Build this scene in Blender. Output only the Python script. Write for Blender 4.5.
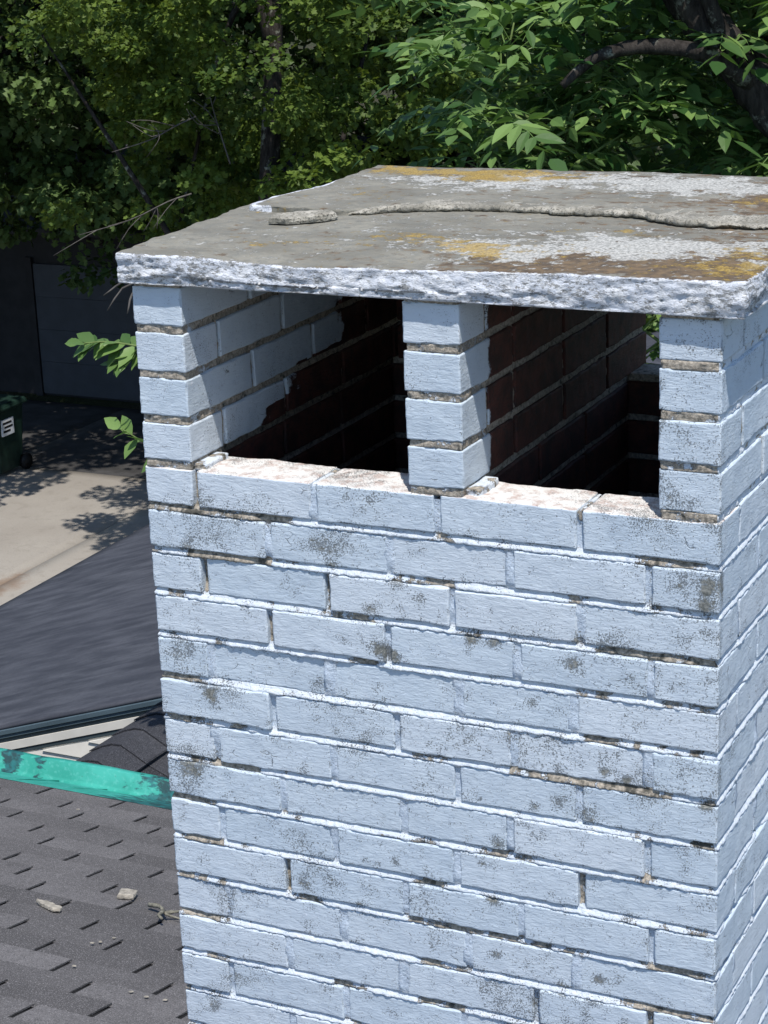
import bpy, math, random
import numpy as np
from mathutils import Vector, Matrix

# ------------------------------------------------------------------ scene, camera, light
for o in list(bpy.data.objects): bpy.data.objects.remove(o)
scn = bpy.context.scene
col = scn.collection
R = math.radians

cam = bpy.data.objects.new('camera', bpy.data.cameras.new('camera')); col.objects.link(cam)
cam.matrix_world = Matrix(((0.90089, -0.09697, 0.42307, 1.7429), (0.43231, 0.28730, -0.85473, -2.6655),
                           (-0.03866, 0.95292, 0.30075, 0.5985), (0, 0, 0, 1)))
cam.data.sensor_fit = 'VERTICAL'; cam.data.sensor_height = 24; cam.data.lens = 24*2051.9/1024
cam.data.clip_start = 0.05; cam.data.clip_end = 2000
cam.data.dof.use_dof = False
scn.camera = cam

SUN = Vector((0.25, -0.385, 1.0)).normalized()
world = bpy.data.worlds.new('World'); scn.world = world; world.use_nodes = True
wt = world.node_tree; wt.nodes.clear()
sky = wt.nodes.new('ShaderNodeTexSky'); sky.sky_type = 'NISHITA'; sky.sun_disc = False
sky.sun_elevation = math.asin(SUN.z); sky.sun_rotation = math.atan2(SUN.x, SUN.y)
bg = wt.nodes.new('ShaderNodeBackground'); bg.inputs[1].default_value = 0.15
sky.air_density = 1.0; sky.dust_density = 0.3; sky.ozone_density = 3.0
wo = wt.nodes.new('ShaderNodeOutputWorld')
wt.links.new(sky.outputs[0], bg.inputs[0]); wt.links.new(bg.outputs[0], wo.inputs[0])

sl = bpy.data.lights.new('sun', 'SUN'); sl.energy = 4.5; sl.angle = R(0.5); sl.color = (1.0, 0.955, 0.89)
so = bpy.data.objects.new('sun', sl); col.objects.link(so)
so.rotation_euler = SUN.to_track_quat('Z', 'Y').to_euler()

vs = scn.view_settings
vs.view_transform = 'Standard'; vs.look = 'None'; vs.exposure = 0.08; vs.gamma = 1.0; vs.use_curve_mapping = False
scn.cycles.max_bounces = 6

# ------------------------------------------------------------------ numpy noise
_tabs = {}
def _tab(seed):
    if seed not in _tabs:
        rs = np.random.RandomState(seed)
        pm = rs.permutation(256); pm = np.concatenate([pm, pm, pm])
        g = rs.normal(size=(256, 3)); g /= np.linalg.norm(g, axis=1)[:, None]
        _tabs[seed] = (pm, g)
    return _tabs[seed]
def perlin(P, seed=0):
    P = np.asarray(P, float); pm, g = _tab(seed)
    I = np.floor(P).astype(int); F = P - I; I &= 255
    U = F*F*F*(F*(F*6-15)+10)
    out = 0
    for dx in (0, 1):
        for dy in (0, 1):
            for dz in (0, 1):
                h = pm[pm[pm[I[:, 0]+dx]+I[:, 1]+dy]+I[:, 2]+dz] & 255
                d = F - np.array([dx, dy, dz])
                w = ((U[:, 0] if dx else 1-U[:, 0])*(U[:, 1] if dy else 1-U[:, 1])*(U[:, 2] if dz else 1-U[:, 2]))
                out = out + w*(g[h]*d).sum(1)
    return out*1.5
def fbm(P, s, octv=3, seed=0, gain=.5):
    P = np.asarray(P, float); a = 1; r = 0
    for i in range(octv):
        r = r + a*perlin(P*s + 17.3*i, seed+i); s *= 2.03; a *= gain
    return r
def ridged(P, s, octv=3, seed=0):
    P = np.asarray(P, float); a = 1; r = 0
    for i in range(octv):
        r = r + a*(1-2*np.abs(perlin(P*s + 9.1*i, seed+i))); s *= 2.1; a *= .5
    return r
def sstep(a, b, x):
    t = np.clip((x-a)/(b-a), 0, 1); return t*t*(3-2*t)

# ------------------------------------------------------------------ mesh helpers
def new_mesh(name, V, Fq, mat=None, smooth=True, attrs=None):
    V = np.asarray(V, np.float32); me = bpy.data.meshes.new(name)
    if isinstance(Fq, np.ndarray):
        n, k = Fq.shape
        me.vertices.add(len(V)); me.vertices.foreach_set('co', V.ravel())
        me.loops.add(n*k); me.loops.foreach_set('vertex_index', Fq.ravel().astype(np.int32))
        me.polygons.add(n); me.polygons.foreach_set('loop_start', np.arange(0, n*k, k, dtype=np.int32))
        me.update(calc_edges=True)
    else:
        me.from_pydata([tuple(map(float, v)) for v in V], [], [tuple(map(int, f)) for f in Fq]); me.update()
    me.polygons.foreach_set('use_smooth', np.full(len(me.polygons), bool(smooth)))
    for k, a in (attrs or {}).items():
        at = me.attributes.new(k, 'FLOAT', 'POINT'); at.data.foreach_set('value', np.asarray(a, np.float32))
    if mat: me.materials.append(mat)
    return me
def obj(name, me, parent=None, loc=None, label=None, cat=None, group=None, kind=None):
    o = bpy.data.objects.new(name, me); col.objects.link(o)
    if loc is not None: o.location = loc
    if parent is not None: o.parent = parent
    for k, v in (('label', label), ('category', cat), ('group', group), ('kind', kind)):
        if v: o[k] = v
    return o
def thing(name, label, cat, loc=(0, 0, 0), group=None):
    return obj(name, None, None, loc, label, cat, group)

_shell = {}
def shell_topo(nx, ny, nz):
    """index triples and quads of the surface of an (nx,ny,nz)-point box grid"""
    key = (nx, ny, nz)
    if key in _shell: return _shell[key]
    g = np.stack(np.meshgrid(np.arange(nx), np.arange(ny), np.arange(nz), indexing='ij'), -1).reshape(-1, 3)
    m = (g[:, 0] == 0) | (g[:, 0] == nx-1) | (g[:, 1] == 0) | (g[:, 1] == ny-1) | (g[:, 2] == 0) | (g[:, 2] == nz-1)
    T = g[m]; ident = -np.ones((nx, ny, nz), int); ident[T[:, 0], T[:, 1], T[:, 2]] = np.arange(len(T))
    Q = []
    def face(sl, flip):
        a = ident[sl]
        q = np.stack([a[:-1, :-1], a[1:, :-1], a[1:, 1:], a[:-1, 1:]], -1).reshape(-1, 4)
        Q.append(q[:, ::-1] if flip else q)
    face(np.s_[:, :, 0], True); face(np.s_[:, :, -1], False)
    face(np.s_[:, 0, :], False); face(np.s_[:, -1, :], True)
    face(np.s_[0, :, :], True); face(np.s_[-1, :, :], False)
    _shell[key] = (T, np.concatenate(Q)); return _shell[key]
def axis_pts(h, r, n):
    i = h-r-min(.0016, (h-r)*.25); a = np.linspace(-i, i, max(n, 2)); return np.concatenate([[-h, -(h-r)], a, [h-r, h]])
def rbox(size, r, n):
    """rounded box: verts, quads, outward unit direction"""
    h = [s/2 for s in size]; ax = [axis_pts(h[i], r, n[i]) for i in range(3)]
    T, Q = shell_topo(*[len(a) for a in ax])
    P = np.stack([ax[i][T[:, i]] for i in range(3)], 1)
    inn = np.stack([np.clip(P[:, i], -(h[i]-r), h[i]-r) for i in range(3)], 1)
    d = P-inn; L = np.linalg.norm(d, axis=1); nrm = d/np.maximum(L, 1e-9)[:, None]
    return inn + nrm*r, Q, nrm
def merge(parts):
    V = []; F = []; n = 0
    for v, f in parts:
        V.append(np.asarray(v, float)); F.append(np.asarray(f)+n); n += len(v)
    return np.concatenate(V), np.concatenate(F)
def box_vf(x0, x1, y0, y1, z0, z1):
    V = [(x, y, z) for z in (z0, z1) for y in (y0, y1) for x in (x0, x1)]
    return np.array(V, float), np.array([(0, 2, 3, 1), (4, 5, 7, 6), (0, 1, 5, 4), (2, 6, 7, 3), (0, 4, 6, 2), (1, 3, 7, 5)])
def box(name, b, mat, parent=None, **k):
    v, f = box_vf(*b); return obj(name, new_mesh(name, v, f, mat, smooth=False), parent, **k)
def prism_y(poly, y0, y1):
    """closed prism from an (x,z) polygon, extruded along y"""
    n = len(poly); V = [(x, y0, z) for x, z in poly]+[(x, y1, z) for x, z in poly]
    F = [tuple(range(n)), tuple(reversed(range(n, 2*n)))]+[(i, i+n, (i+1) % n+n, (i+1) % n) for i in range(n)]
    return V, F
def prism_x(poly, x0, x1):
    n = len(poly); V = [(x0, y, z) for y, z in poly]+[(x1, y, z) for y, z in poly]
    F = [tuple(range(n)), tuple(reversed(range(n, 2*n)))]+[(i, i+n, (i+1) % n+n, (i+1) % n) for i in range(n)]
    return V, F
def tube_vf(pts, rad, n=8, seed=0, rough=0.0):
    pts = [Vector(p) for p in pts]; V = []; F = []
    rs = np.random.RandomState(seed); up = Vector((.31, .17, .94))
    for i, p in enumerate(pts):
        t = (pts[min(i+1, len(pts)-1)]-pts[max(i-1, 0)]).normalized()
        a = t.cross(up).normalized(); b = t.cross(a)
        for k in range(n):
            w = 2*math.pi*k/n; q = rad[i]*(1+rough*rs.uniform(-1, 1))
            V.append(p + a*math.cos(w)*q + b*math.sin(w)*q)
    for i in range(len(pts)-1):
        for k in range(n):
            F.append((i*n+k, i*n+(k+1) % n, (i+1)*n+(k+1) % n, (i+1)*n+k))
    V.append(pts[0]); V.append(pts[-1]); a = len(V)-2
    for k in range(n):
        F.append((a, (k+1) % n, k, a)); F.append((a+1, (len(pts)-1)*n+k, (len(pts)-1)*n+(k+1) % n, a+1))
    return np.array([tuple(v) for v in V]), np.array(F)
def tube_mesh(name, tubes, mat):
    v, f = merge(tubes); F = [tuple(dict.fromkeys(q)) for q in f.tolist()]
    return new_mesh(name, v, F, mat)
def spline(pts, n):
    """Catmull-Rom resample"""
    P = np.array(pts, float); P = np.vstack([2*P[0]-P[1], P, 2*P[-1]-P[-2]]); out = []
    m = len(P)-3
    for t in np.linspace(0, m-1e-6, n):
        i = int(t); u = t-i; a, b, c, d = P[i:i+4]
        out.append(.5*((2*b)+(-a+c)*u+(2*a-5*b+4*c-d)*u*u+(-a+3*b-3*c+d)*u**3))
    return np.array(out)

# ------------------------------------------------------------------ materials
class NT:
    def __init__(s, name):
        s.m = bpy.data.materials.new(name); s.m.use_nodes = True; s.t = s.m.node_tree; s.t.nodes.clear()
        s.out = s.t.nodes.new('ShaderNodeOutputMaterial')
    def n(s, typ, out=0, ins=None, **props):
        nd = s.t.nodes.new('ShaderNode'+typ)
        for k, v in props.items(): setattr(nd, k, v)
        for k, v in (ins or {}).items(): s.set(nd.inputs[k], v)
        return nd.outputs[out]
    def set(s, sock, v):
        if isinstance(v, bpy.types.NodeSocket): s.t.links.new(v, sock)
        else:
            if isinstance(v, (tuple, list)) and len(v) == 3 and sock.type == 'RGBA': v = (*v, 1)
            sock.default_value = v
    def pos(s): return s.n('NewGeometry')
    def ocoord(s): return s.n('TexCoord', 3)
    def scale(s, v, sc): return s.n('Mapping', 0, {0: v, 3: sc})
    def noise(s, v, scale, detail=3, rough=.55, out=0, dist=0): return s.n('TexNoise', out, {'Vector': v, 'Scale': scale, 'Detail': detail, 'Roughness': rough, 'Distortion': dist})
    def vor(s, v, scale, out=0, **k): return s.n('TexVoronoi', out, {'Vector': v, 'Scale': scale}, **k)
    def math(s, op, a, b=0.0, c=0.0, clamp=False): return s.n('Math', 0, {0: a, 1: b, 2: c}, operation=op, use_clamp=clamp)
    def ramp(s, f, lo, hi, a=0.0, b=1.0): return s.n('MapRange', 0, {0: f, 1: lo, 2: hi, 3: a, 4: b}, clamp=True, interpolation_type='SMOOTHSTEP')
    def mix(s, f, a, b, blend='MIX'):
        nd = s.t.nodes.new('ShaderNodeMix'); nd.data_type = 'RGBA'; nd.blend_type = blend
        s.set(nd.inputs[0], f); s.set(nd.inputs[6], a); s.set(nd.inputs[7], b); return nd.outputs[2]
    def attr(s, name): return s.n('Attribute', 2, attribute_name=name)
    def bump(s, h, strength=.5, dist=.002, prev=None):
        i = {'Height': h, 'Strength': strength, 'Distance': dist}
        if prev is not None: i['Normal'] = prev
        return s.n('Bump', 0, i)
    def bsdf(s, colr, rough=.8, normal=None, spec=.3, metal=0.0, **k):
        i = {'Base Color': colr, 'Roughness': rough, 'Specular IOR Level': spec, 'Metallic': metal}; i.update(k)
        if normal is not None: i['Normal'] = normal
        return s.n('BsdfPrincipled', 0, i)
    def done(s, sh): s.t.links.new(sh, s.out.inputs[0]); return s.m

def plain(name, c, rough=.7, var=.25, sc=20., bump=.15, spec=.3, metal=0.0, dist=.003):
    m = NT(name); v = m.ocoord(); f = m.noise(v, sc, 4)
    dark = tuple(x*(1-var) for x in c); lite = tuple(min(1, x*(1+var)) for x in c)
    return m.done(m.bsdf(m.mix(m.ramp(f, .3, .7), dark, lite), rough, m.bump(m.noise(v, sc*4, 4), bump, dist), spec, metal))

def mat_paint():
    """thick old paint on brick; attribute bare uncovers raw sooty brick, grime thickens the specks and lichen"""
    m = NT('painted_brick'); v = m.pos(); bare = m.attr('bare'); gr = m.attr('grime'); tint = m.attr('tint')
    big = m.noise(v, 9, 3); mid = m.noise(v, 55, 5, .6); fine = m.noise(v, 420, 3, .6)
    vs_ = m.scale(v, (1, 1, 3.2)); wr = m.noise(vs_, 60, 5, .65, dist=.6)
    paint = m.mix(m.ramp(big, .3, .7), (.515, .60, .685), (.575, .655, .73))
    paint = m.mix(m.math('MULTIPLY', m.ramp(mid, .45, .75), .4), paint, (.45, .535, .64))
    paint = m.mix(m.math('MINIMUM', tint, .6), paint, (.65, .705, .765)); paint = m.mix(m.ramp(tint, .62, .8), paint, m.mix(m.ramp(m.noise(v, 50, 5, .7), .45, .68), (.74, .725, .70), (.50, .40, .36)))
    paint = m.mix(m.ramp(m.noise(v, 75, 4, .7), .66, .72), paint, (.70, .745, .82))
    # pits and dark specks, denser where grime is
    dens = m.math('ADD', m.math('MULTIPLY', gr, .30), m.math('MULTIPLY', m.math('SUBTRACT', big, .5), .18))
    sp = m.math('ADD', m.math('SUBTRACT', fine, .70), dens)
    speck = m.ramp(m.math('ADD', sp, m.math('MULTIPLY', m.math('SUBTRACT', mid, .5), .28)), 0, .07)
    paint = m.mix(m.math('MULTIPLY', speck, .75), paint, (.10, .11, .115))
    li = m.ramp(m.math('ADD', gr, m.math('MULTIPLY', m.math('SUBTRACT', m.noise(v, 130, 5, .75), .5), 2.6)), .95, 1.12)
    lich = m.mix(m.ramp(m.noise(v, 240, 3), .35, .65), (.12, .125, .11), (.33, .325, .29))
    paint = m.mix(m.math('MULTIPLY', li, .85), paint, lich)
    # raw brick
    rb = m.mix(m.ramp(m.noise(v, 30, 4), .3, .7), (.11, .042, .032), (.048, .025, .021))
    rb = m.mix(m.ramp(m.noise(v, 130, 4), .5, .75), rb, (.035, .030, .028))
    bm = m.ramp(m.math('ADD', bare, m.math('ADD', m.math('MULTIPLY', m.math('SUBTRACT', mid, .5), .5), m.math('MULTIPLY', m.math('SUBTRACT', fine, .5), .3))), .45, .55)
    c = m.mix(bm, paint, rb)
    h = m.math('ADD', m.math('MULTIPLY', wr, .9), m.math('ADD', m.math('MULTIPLY', fine, .35), m.math('MULTIPLY', speck, -.5)))
    h = m.math('SUBTRACT', h, m.math('MULTIPLY', bm, .8))
    ck = m.vor(m.n('VectorMath', 0, {0: m.scale(v, (1, 1, 2.2)), 1: m.n('VectorMath', 0, {0: m.noise(v, 40, 4, out=1), 1: (.03, .03, .03)}, operation='MULTIPLY')}, operation='ADD'), 26, feature='DISTANCE_TO_EDGE')
    crk = m.math('MULTIPLY', m.ramp(ck, .03, .0), m.ramp(m.noise(v, 17, 3), .62, .70))
    c = m.mix(m.math('MULTIPLY', m.math('MULTIPLY', crk, m.math('SUBTRACT', 1.0, bm)), .75), c, (.09, .10, .11))
    h = m.math('SUBTRACT', h, m.math('MULTIPLY', crk, 1.2))
    return m.done(m.bsdf(c, .62, m.bump(h, .8, .0020), .22))

def mat_mortar():
    m = NT('mortar_joint'); v = m.pos(); bare = m.attr('bare'); gr = m.attr('grime')
    mid = m.noise(v, 60, 5, .6); fine = m.noise(v, 380, 3, .6); big = m.noise(v, 14, 2)
    paint = m.mix(m.ramp(mid, .35, .7), (.64, .70, .77), (.75, .785, .82))  # paler than brick paint: thick coat, plus sunlight on the bed slopes coloured in
    paint = m.mix(m.attr('head'), paint, m.mix(m.ramp(mid, .35, .7), (.52, .605, .71), (.58, .665, .76)))
    sp = m.ramp(m.math('ADD', m.math('SUBTRACT', fine, .75), m.math('MULTIPLY', gr, .30)), 0, .08)
    paint = m.mix(m.math('MULTIPLY', m.ramp(m.noise(v, 110, 5, .7), .5, .72), .45), paint, (.42, .46, .53))
    paint = m.mix(m.math('MULTIPLY', sp, .8), paint, (.09, .09, .08))
    bc = m.mix(m.ramp(m.noise(v, 200, 4), .3, .7), (.25, .22, .18), (.52, .46, .38))
    bc = m.mix(m.ramp(m.math('ADD', m.noise(v, 90, 4), m.math('MULTIPLY', gr, .22)), .60, .80), bc, (.095, .09, .075))
    bm = m.ramp(m.math('ADD', bare, m.math('ADD', m.math('MULTIPLY', m.math('SUBTRACT', mid, .5), .9), m.math('MULTIPLY', m.math('SUBTRACT', fine, .5), .45))), .46, .56)
    c = m.mix(bm, paint, bc)
    h = m.math('ADD', m.noise(v, 150, 5, .7), m.math('MULTIPLY', bm, -.9))
    return m.done(m.bsdf(c, .8, m.bump(h, .9, .004), .2))

def mat_slab():
    m = NT('bluestone_slab'); v = m.pos(); side = m.attr('side'); warm = m.attr('warm'); wh = m.attr('crust')
    vst = m.scale(v, (1, 1.6, 1))
    a = m.noise(vst, 7, 5, .6); b = m.noise(v, 60, 5, .65); f = m.noise(v, 330, 3)
    st = m.mix(m.ramp(a, .3, .7), (.175, .165, .135), (.275, .26, .215))
    st = m.mix(m.math('MULTIPLY', m.ramp(b, .4, .7), .55), st, (.16, .165, .15))
    st = m.mix(m.math('MULTIPLY', m.ramp(f, .6, .72), .5), st, (.11, .11, .10))
    st = m.mix(m.math('MULTIPLY', m.ramp(m.noise(m.scale(v, (1, 2.5, 1)), 30, 6, .75), .55, .66), .5), st, (.105, .10, .085))
    st = m.mix(m.math('MULTIPLY', m.ramp(m.noise(v, 140, 5, .7), .63, .70), .6), st, (.40, .39, .35))
    n1 = m.noise(vst, 22, 6, .72); n2 = m.noise(m.scale(v, (1, 1.5, 1)), 17, 6, .72, out=0)
    n3 = m.noise(m.n('VectorMath', 0, {0: v, 1: (3.1, 7.7, 1.3)}, operation='ADD'), 26, 6, .75)
    n4 = m.noise(m.n('VectorMath', 0, {0: v, 1: (9.4, 2.2, 5.3)}, operation='ADD'), 34, 6, .75)
    fr0 = m.math('MULTIPLY', m.math('SUBTRACT', m.noise(v, 70, 5, .75), .5), .35)
    brown = m.ramp(m.math('ADD', m.math('ADD', n1, fr0), m.math('MULTIPLY', warm, .32)), .54, .66)
    st = m.mix(m.math('MULTIPLY', brown, .85), st, m.mix(m.ramp(b, .35, .65), (.075, .052, .036), (.19, .125, .065)))
    fr = m.math('MULTIPLY', m.math('SUBTRACT', m.noise(v, 95, 5, .75), .5), .42)
    crust = m.ramp(m.math('ADD', m.math('ADD', n3, fr), m.math('MULTIPLY', wh, .30)), .585, .65)
    cc = m.mix(m.ramp(m.noise(v, 180, 4, .7), .38, .6), (.24, .24, .22), (.56, .55, .51))
    st = m.mix(m.math('MULTIPLY', crust, .92), st, cc)
    org = m.ramp(m.math('ADD', m.math('ADD', n4, m.math('MULTIPLY', fr, .8)), m.math('MULTIPLY', m.attr('orange'), .32)), .585, .70)
    st = m.mix(m.math('MULTIPLY', org, .8), st, m.mix(m.ramp(f, .35, .65), (.24, .155, .035), (.46, .32, .085)))
    # white painted rough edges
    pw = m.mix(m.ramp(m.noise(v, 45, 4), .35, .7), (.64, .67, .73), (.78, .79, .81))
    pit = m.ramp(m.math('ADD', m.noise(m.scale(v, (1, 1, 2.4)), 70, 7, .78), m.math('MULTIPLY', m.noise(v, 12, 2), .24)), .635, .68)
    pw = m.mix(m.math('MULTIPLY', pit, .85), pw, m.mix(m.ramp(f, .4, .6), (.15, .15, .145), (.32, .32, .31)))
    sm = m.ramp(m.math('ADD', side, m.math('MULTIPLY', m.math('SUBTRACT', m.noise(v, 120, 4), .5), .7)), .42, .58)
    c = m.mix(sm, st, pw)
    h = m.math('ADD', m.math('MULTIPLY', b, .6), m.math('ADD', m.math('MULTIPLY', m.math('ADD', crust, org), .35), m.math('MULTIPLY', f, .3)))
    h = m.math('ADD', h, m.math('MULTIPLY', m.math('MULTIPLY', m.noise(m.scale(v, (1, 1, 1.8)), 75, 6, .7), sm), 1.5))
    return m.done(m.bsdf(c, .85, m.bump(h, .8, .004), .2))

def mat_rough_mortar():
    m = NT('cement'); v = m.pos(); a = m.noise(v, 40, 5, .7); b = m.noise(v, 260, 4, .7)
    c = m.mix(m.ramp(a, .3, .7), (.30, .28, .23), (.50, .47, .40))
    c = m.mix(m.ramp(b, .50, .62), c, (.13, .12, .10)); c = m.mix(m.math('MULTIPLY', m.ramp(m.noise(v, 14, 4), .5, .62), .6), c, (.20, .19, .16))
    return m.done(m.bsdf(c, .9, m.bump(m.math('ADD', a, b), .8, .004), .15))

def mat_shingle(name, c0, c1, sc=1.0, rv=.45):
    m = NT(name); v = m.pos(); rnd = m.n('ObjectInfo', 5)
    a = m.noise(v, 2.2*sc, 4); g = m.noise(v, 260*sc, 2); g2 = m.noise(v, 45*sc, 4, .65)
    c = m.mix(m.ramp(a, .35, .65), c0, c1)
    c = m.mix(m.math('MULTIPLY', rnd, rv), c, tuple(x*(.72 if rv < .6 else .4) for x in c0))
    c = m.mix(m.ramp(g, .56, .68), c, tuple(min(1, x*1.7) for x in c1))
    c = m.mix(m.ramp(g, .44, .34), c, tuple(x*.45 for x in c0))
    c = m.mix(m.math('MULTIPLY', m.ramp(g2, .45, .7), .45), c, tuple(x*.6 for x in c0))
    return m.done(m.bsdf(c, .85, m.bump(m.math('ADD', g, g2), .5, .003), .25))

def mat_far_roof():
    m = NT('slate_grey_shingles'); v = m.pos(); vv = m.scale(v, (4.2, .9, 1))
    st = m.noise(m.scale(v, (1.5, 4.5, 1)), 1.7, 5, .6); lo = m.noise(v, .6, 3); g = m.noise(v, 40, 3)
    c = m.mix(m.ramp(st, .32, .72), (.036, .040, .052), (.086, .091, .108))
    c = m.mix(m.math('MULTIPLY', m.ramp(lo, .3, .7), .4), c, (.056, .06, .076))
    c = m.mix(m.math('MULTIPLY', m.ramp(g, .5, .7), .35), c, (.035, .038, .048))
    return m.done(m.bsdf(c, .8, m.bump(st, .4, .02), .25))

def mat_copper():
    m = NT('turquoise_copper'); v = m.pos(); st = m.attr('stain')
    a = m.noise(v, 6, 4); b = m.noise(m.scale(v, (1, 2.2, 2.2)), 9, 6, .75)
    c = m.mix(m.ramp(a, .3, .7), (.026, .27, .21), (.050, .37, .30))
    c = m.mix(m.math('MULTIPLY', m.ramp(m.noise(v, 50, 4), .5, .72), .35), c, (.14, .48, .42))
    k = m.ramp(m.math('ADD', b, m.math('MULTIPLY', st, .45)), .70, .80)
    c = m.mix(m.math('MULTIPLY', k, .93), c, m.mix(m.ramp(m.noise(v, 25, 3), .4, .6), (.018, .035, .045), (.02, .12, .13)))
    k2 = m.ramp(m.noise(v, 70, 3), .70, .76); c = m.mix(m.math('MULTIPLY', k2, .6), c, (.05, .08, .075))
    return m.done(m.bsdf(c, .55, m.bump(m.noise(v, 40, 4), .25, .004), .35))

def mat_leaf(name, dark, lite, trans, rough=.45, spec=.35, tr=.35):
    m = NT(name); tint = m.attr('tint'); rnd = m.n('ObjectInfo', 5)
    f = m.math('ADD', tint, m.math('MULTIPLY', m.math('SUBTRACT', rnd, .5), .3), clamp=True)
    c = m.mix(f, dark, lite)
    p = m.bsdf(c, rough, None, spec)
    t = m.n('BsdfTranslucent', 0, {0: m.mix(f, tuple(x*.7 for x in trans), trans)})
    return m.done(m.n('MixShader', 0, {0: tr, 1: p, 2: t}))

def mat_bark(name, c0, c1):
    m = NT(name); v = m.pos(); vv = m.scale(v, (1, 1, .25)); a = m.noise(vv, 24, 6, .7); l = m.noise(v, 7, 5, .7)
    c = m.mix(m.ramp(a, .3, .7), c0, c1)
    c = m.mix(m.ramp(l, .56, .66), c, (.22, .23, .19))
    return m.done(m.bsdf(c, .9, m.bump(a, 1.0, .02), .15))

def mat_concrete():
    m = NT('driveway_concrete'); v = m.pos(); a = m.noise(v, .5, 4); b = m.noise(v, 5, 6, .7); g = m.noise(v, 60, 3)
    c = m.mix(m.ramp(a, .3, .7), (.27, .245, .215), (.335, .31, .275))
    c = m.mix(m.math('MULTIPLY', m.ramp(b, .5, .72), .4), c, (.20, .18, .155))
    c = m.mix(m.math('MULTIPLY', m.ramp(g, .5, .7), .2), c, (.10, .09, .082))
    rs = m.attr('rust')
    c = m.mix(m.math('MULTIPLY', m.ramp(m.math('ADD', rs, m.math('MULTIPLY', m.math('SUBTRACT', m.noise(v, 3, 5, .7), .5), 1.1)), .45, .9), .6), c, (.20, .115, .065))
    return m.done(m.bsdf(c, .9, m.bump(g, .2, .005), .2))

def mat_ground():
    m = NT('leafy_soil'); v = m.pos(); a = m.noise(v, .8, 5); b = m.noise(v, 14, 5, .7)
    c = m.mix(m.ramp(a, .35, .65), (.035, .045, .018), (.055, .05, .03))
    c = m.mix(m.ramp(b, .5, .7), c, (.03, .028, .018))
    return m.done(m.bsdf(c, .95, m.bump(b, .8, .05), .1))

PAINT = mat_paint(); MORTAR = mat_mortar(); SLAB = mat_slab(); CEMENT = mat_rough_mortar()
SHINGLE = mat_shingle('grey_asphalt_shingle', (.125, .119, .119), (.158, .150, .150), 1.0, .70)
CAPSH = mat_shingle('charcoal_ridge_shingle', (.042, .043, .050), (.066, .067, .075), .8, .85)
UNDER = plain('roofing_underlay', (.012, .012, .013), .95, .2)
CONC_SHADE = plain('shade_toned_concrete', (.045, .043, .042), .95, .3, 3, .3); FARROOF = mat_far_roof(); COPPER = mat_copper(); CONC = mat_concrete(); GROUND = mat_ground()
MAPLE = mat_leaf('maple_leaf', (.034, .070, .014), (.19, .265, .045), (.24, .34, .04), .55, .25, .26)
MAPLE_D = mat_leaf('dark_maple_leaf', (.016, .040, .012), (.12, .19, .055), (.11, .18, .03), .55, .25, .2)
AIL = mat_leaf('ailanthus_leaf', (.026, .078, .018), (.19, .30, .085), (.15, .29, .04), .5, .35, .24)
BARK = mat_bark('dark_bark', (.014, .012, .011), (.060, .052, .046))
TWIG = plain('pale_dead_twig', (.10, .09, .082), .9, .3)
STEM = plain('green_stem', (.12, .17, .05), .7, .2)
WHITE = plain('white_siding', (.78, .75, .68), .6, .06, 6, .05)
TRIM = plain('blue_grey_trim', (.085, .125, .15), .5, .15, 5, .05)
TRIMD = plain('dark_teal_shade_trim', (.06, .085, .095), .6, .15, 5, .05)  # dark tone for gutters and the shadow strips under rake and frieze
SIDING = plain('grey_siding', (.20, .20, .20), .7, .1, 6, .05)
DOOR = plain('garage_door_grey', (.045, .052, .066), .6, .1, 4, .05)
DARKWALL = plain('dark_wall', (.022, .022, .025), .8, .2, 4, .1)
BIN = plain('dark_green_plastic', (.012, .030, .022), .45, .2, 10, .05)
LABEL = plain('white_sticker', (.62, .64, .66), .6, .05)
BLACK = plain('black_plastic', (.012, .012, .013), .5, .2)

# ------------------------------------------------------------------ ground and driveway
GZ = -7.7
v = np.array([(-400, -400, GZ), (400, -400, GZ), (400, 400, GZ), (-400, 400, GZ)])
obj('ground', new_mesh('ground', v, [(0, 1, 2, 3)], GROUND), kind='structure')
drive = obj('driveway', new_mesh('driveway', *box_vf(-26, -8.4, 9.0, 24.6, GZ-.2, GZ+.008), UNDER, smooth=False), kind='structure')
def concrete_slab(x0, x1, y0, y1):
    gx = np.arange(x0, x1+1e-6, .22); gy = np.arange(y0, y1+1e-6, .22)
    gx = np.linspace(x0, x1, max(2, len(gx))); gy = np.linspace(y0, y1, max(2, len(gy)))
    X, Y = np.meshgrid(gx, gy, indexing='ij'); P = np.stack([X.ravel(), Y.ravel(), np.full(X.size, GZ+.03)], 1)
    P[:, 2] += .008*fbm(P, .5, 2, 5)
    n, k = X.shape; I = np.arange(n*k).reshape(n, k)
    Q = np.stack([I[:-1, :-1], I[1:, :-1], I[1:, 1:], I[:-1, 1:]], -1).reshape(-1, 4)
    rust = np.exp(-((P[:, 0]+13.1)/.35)**2)*np.exp(-((P[:, 1]-16.3)/1.3)**2)
    # skirt down so that the slab has depth
    B = P.copy(); B[:, 2] -= .12
    edge = np.concatenate([I[:, 0], I[-1, 1:], I[::-1, -1][1:], I[0, ::-1][1:]])
    ring = np.stack([edge[:-1], edge[:-1]+n*k, edge[1:]+n*k, edge[1:]], 1)
    return new_mesh('slab', np.vstack([P, B]), np.vstack([Q, ring]), CONC, attrs={'rust': np.concatenate([rust, rust])})
for (x0, x1) in ((-26, -19.6), (-19.58, -16.36), (-16.34, -13.12), (-13.10, -8.5)):
    for (y0, y1) in ((9.1, 14.2), (14.22, 21.15), (21.17, 24.5)):
        obj('slab', concrete_slab(x0, x1, y0, y1), drive).data.materials[0] = CONC if y0 < 21 else CONC_SHADE  # farthest slabs coloured dark in place of deep tree shade

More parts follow.
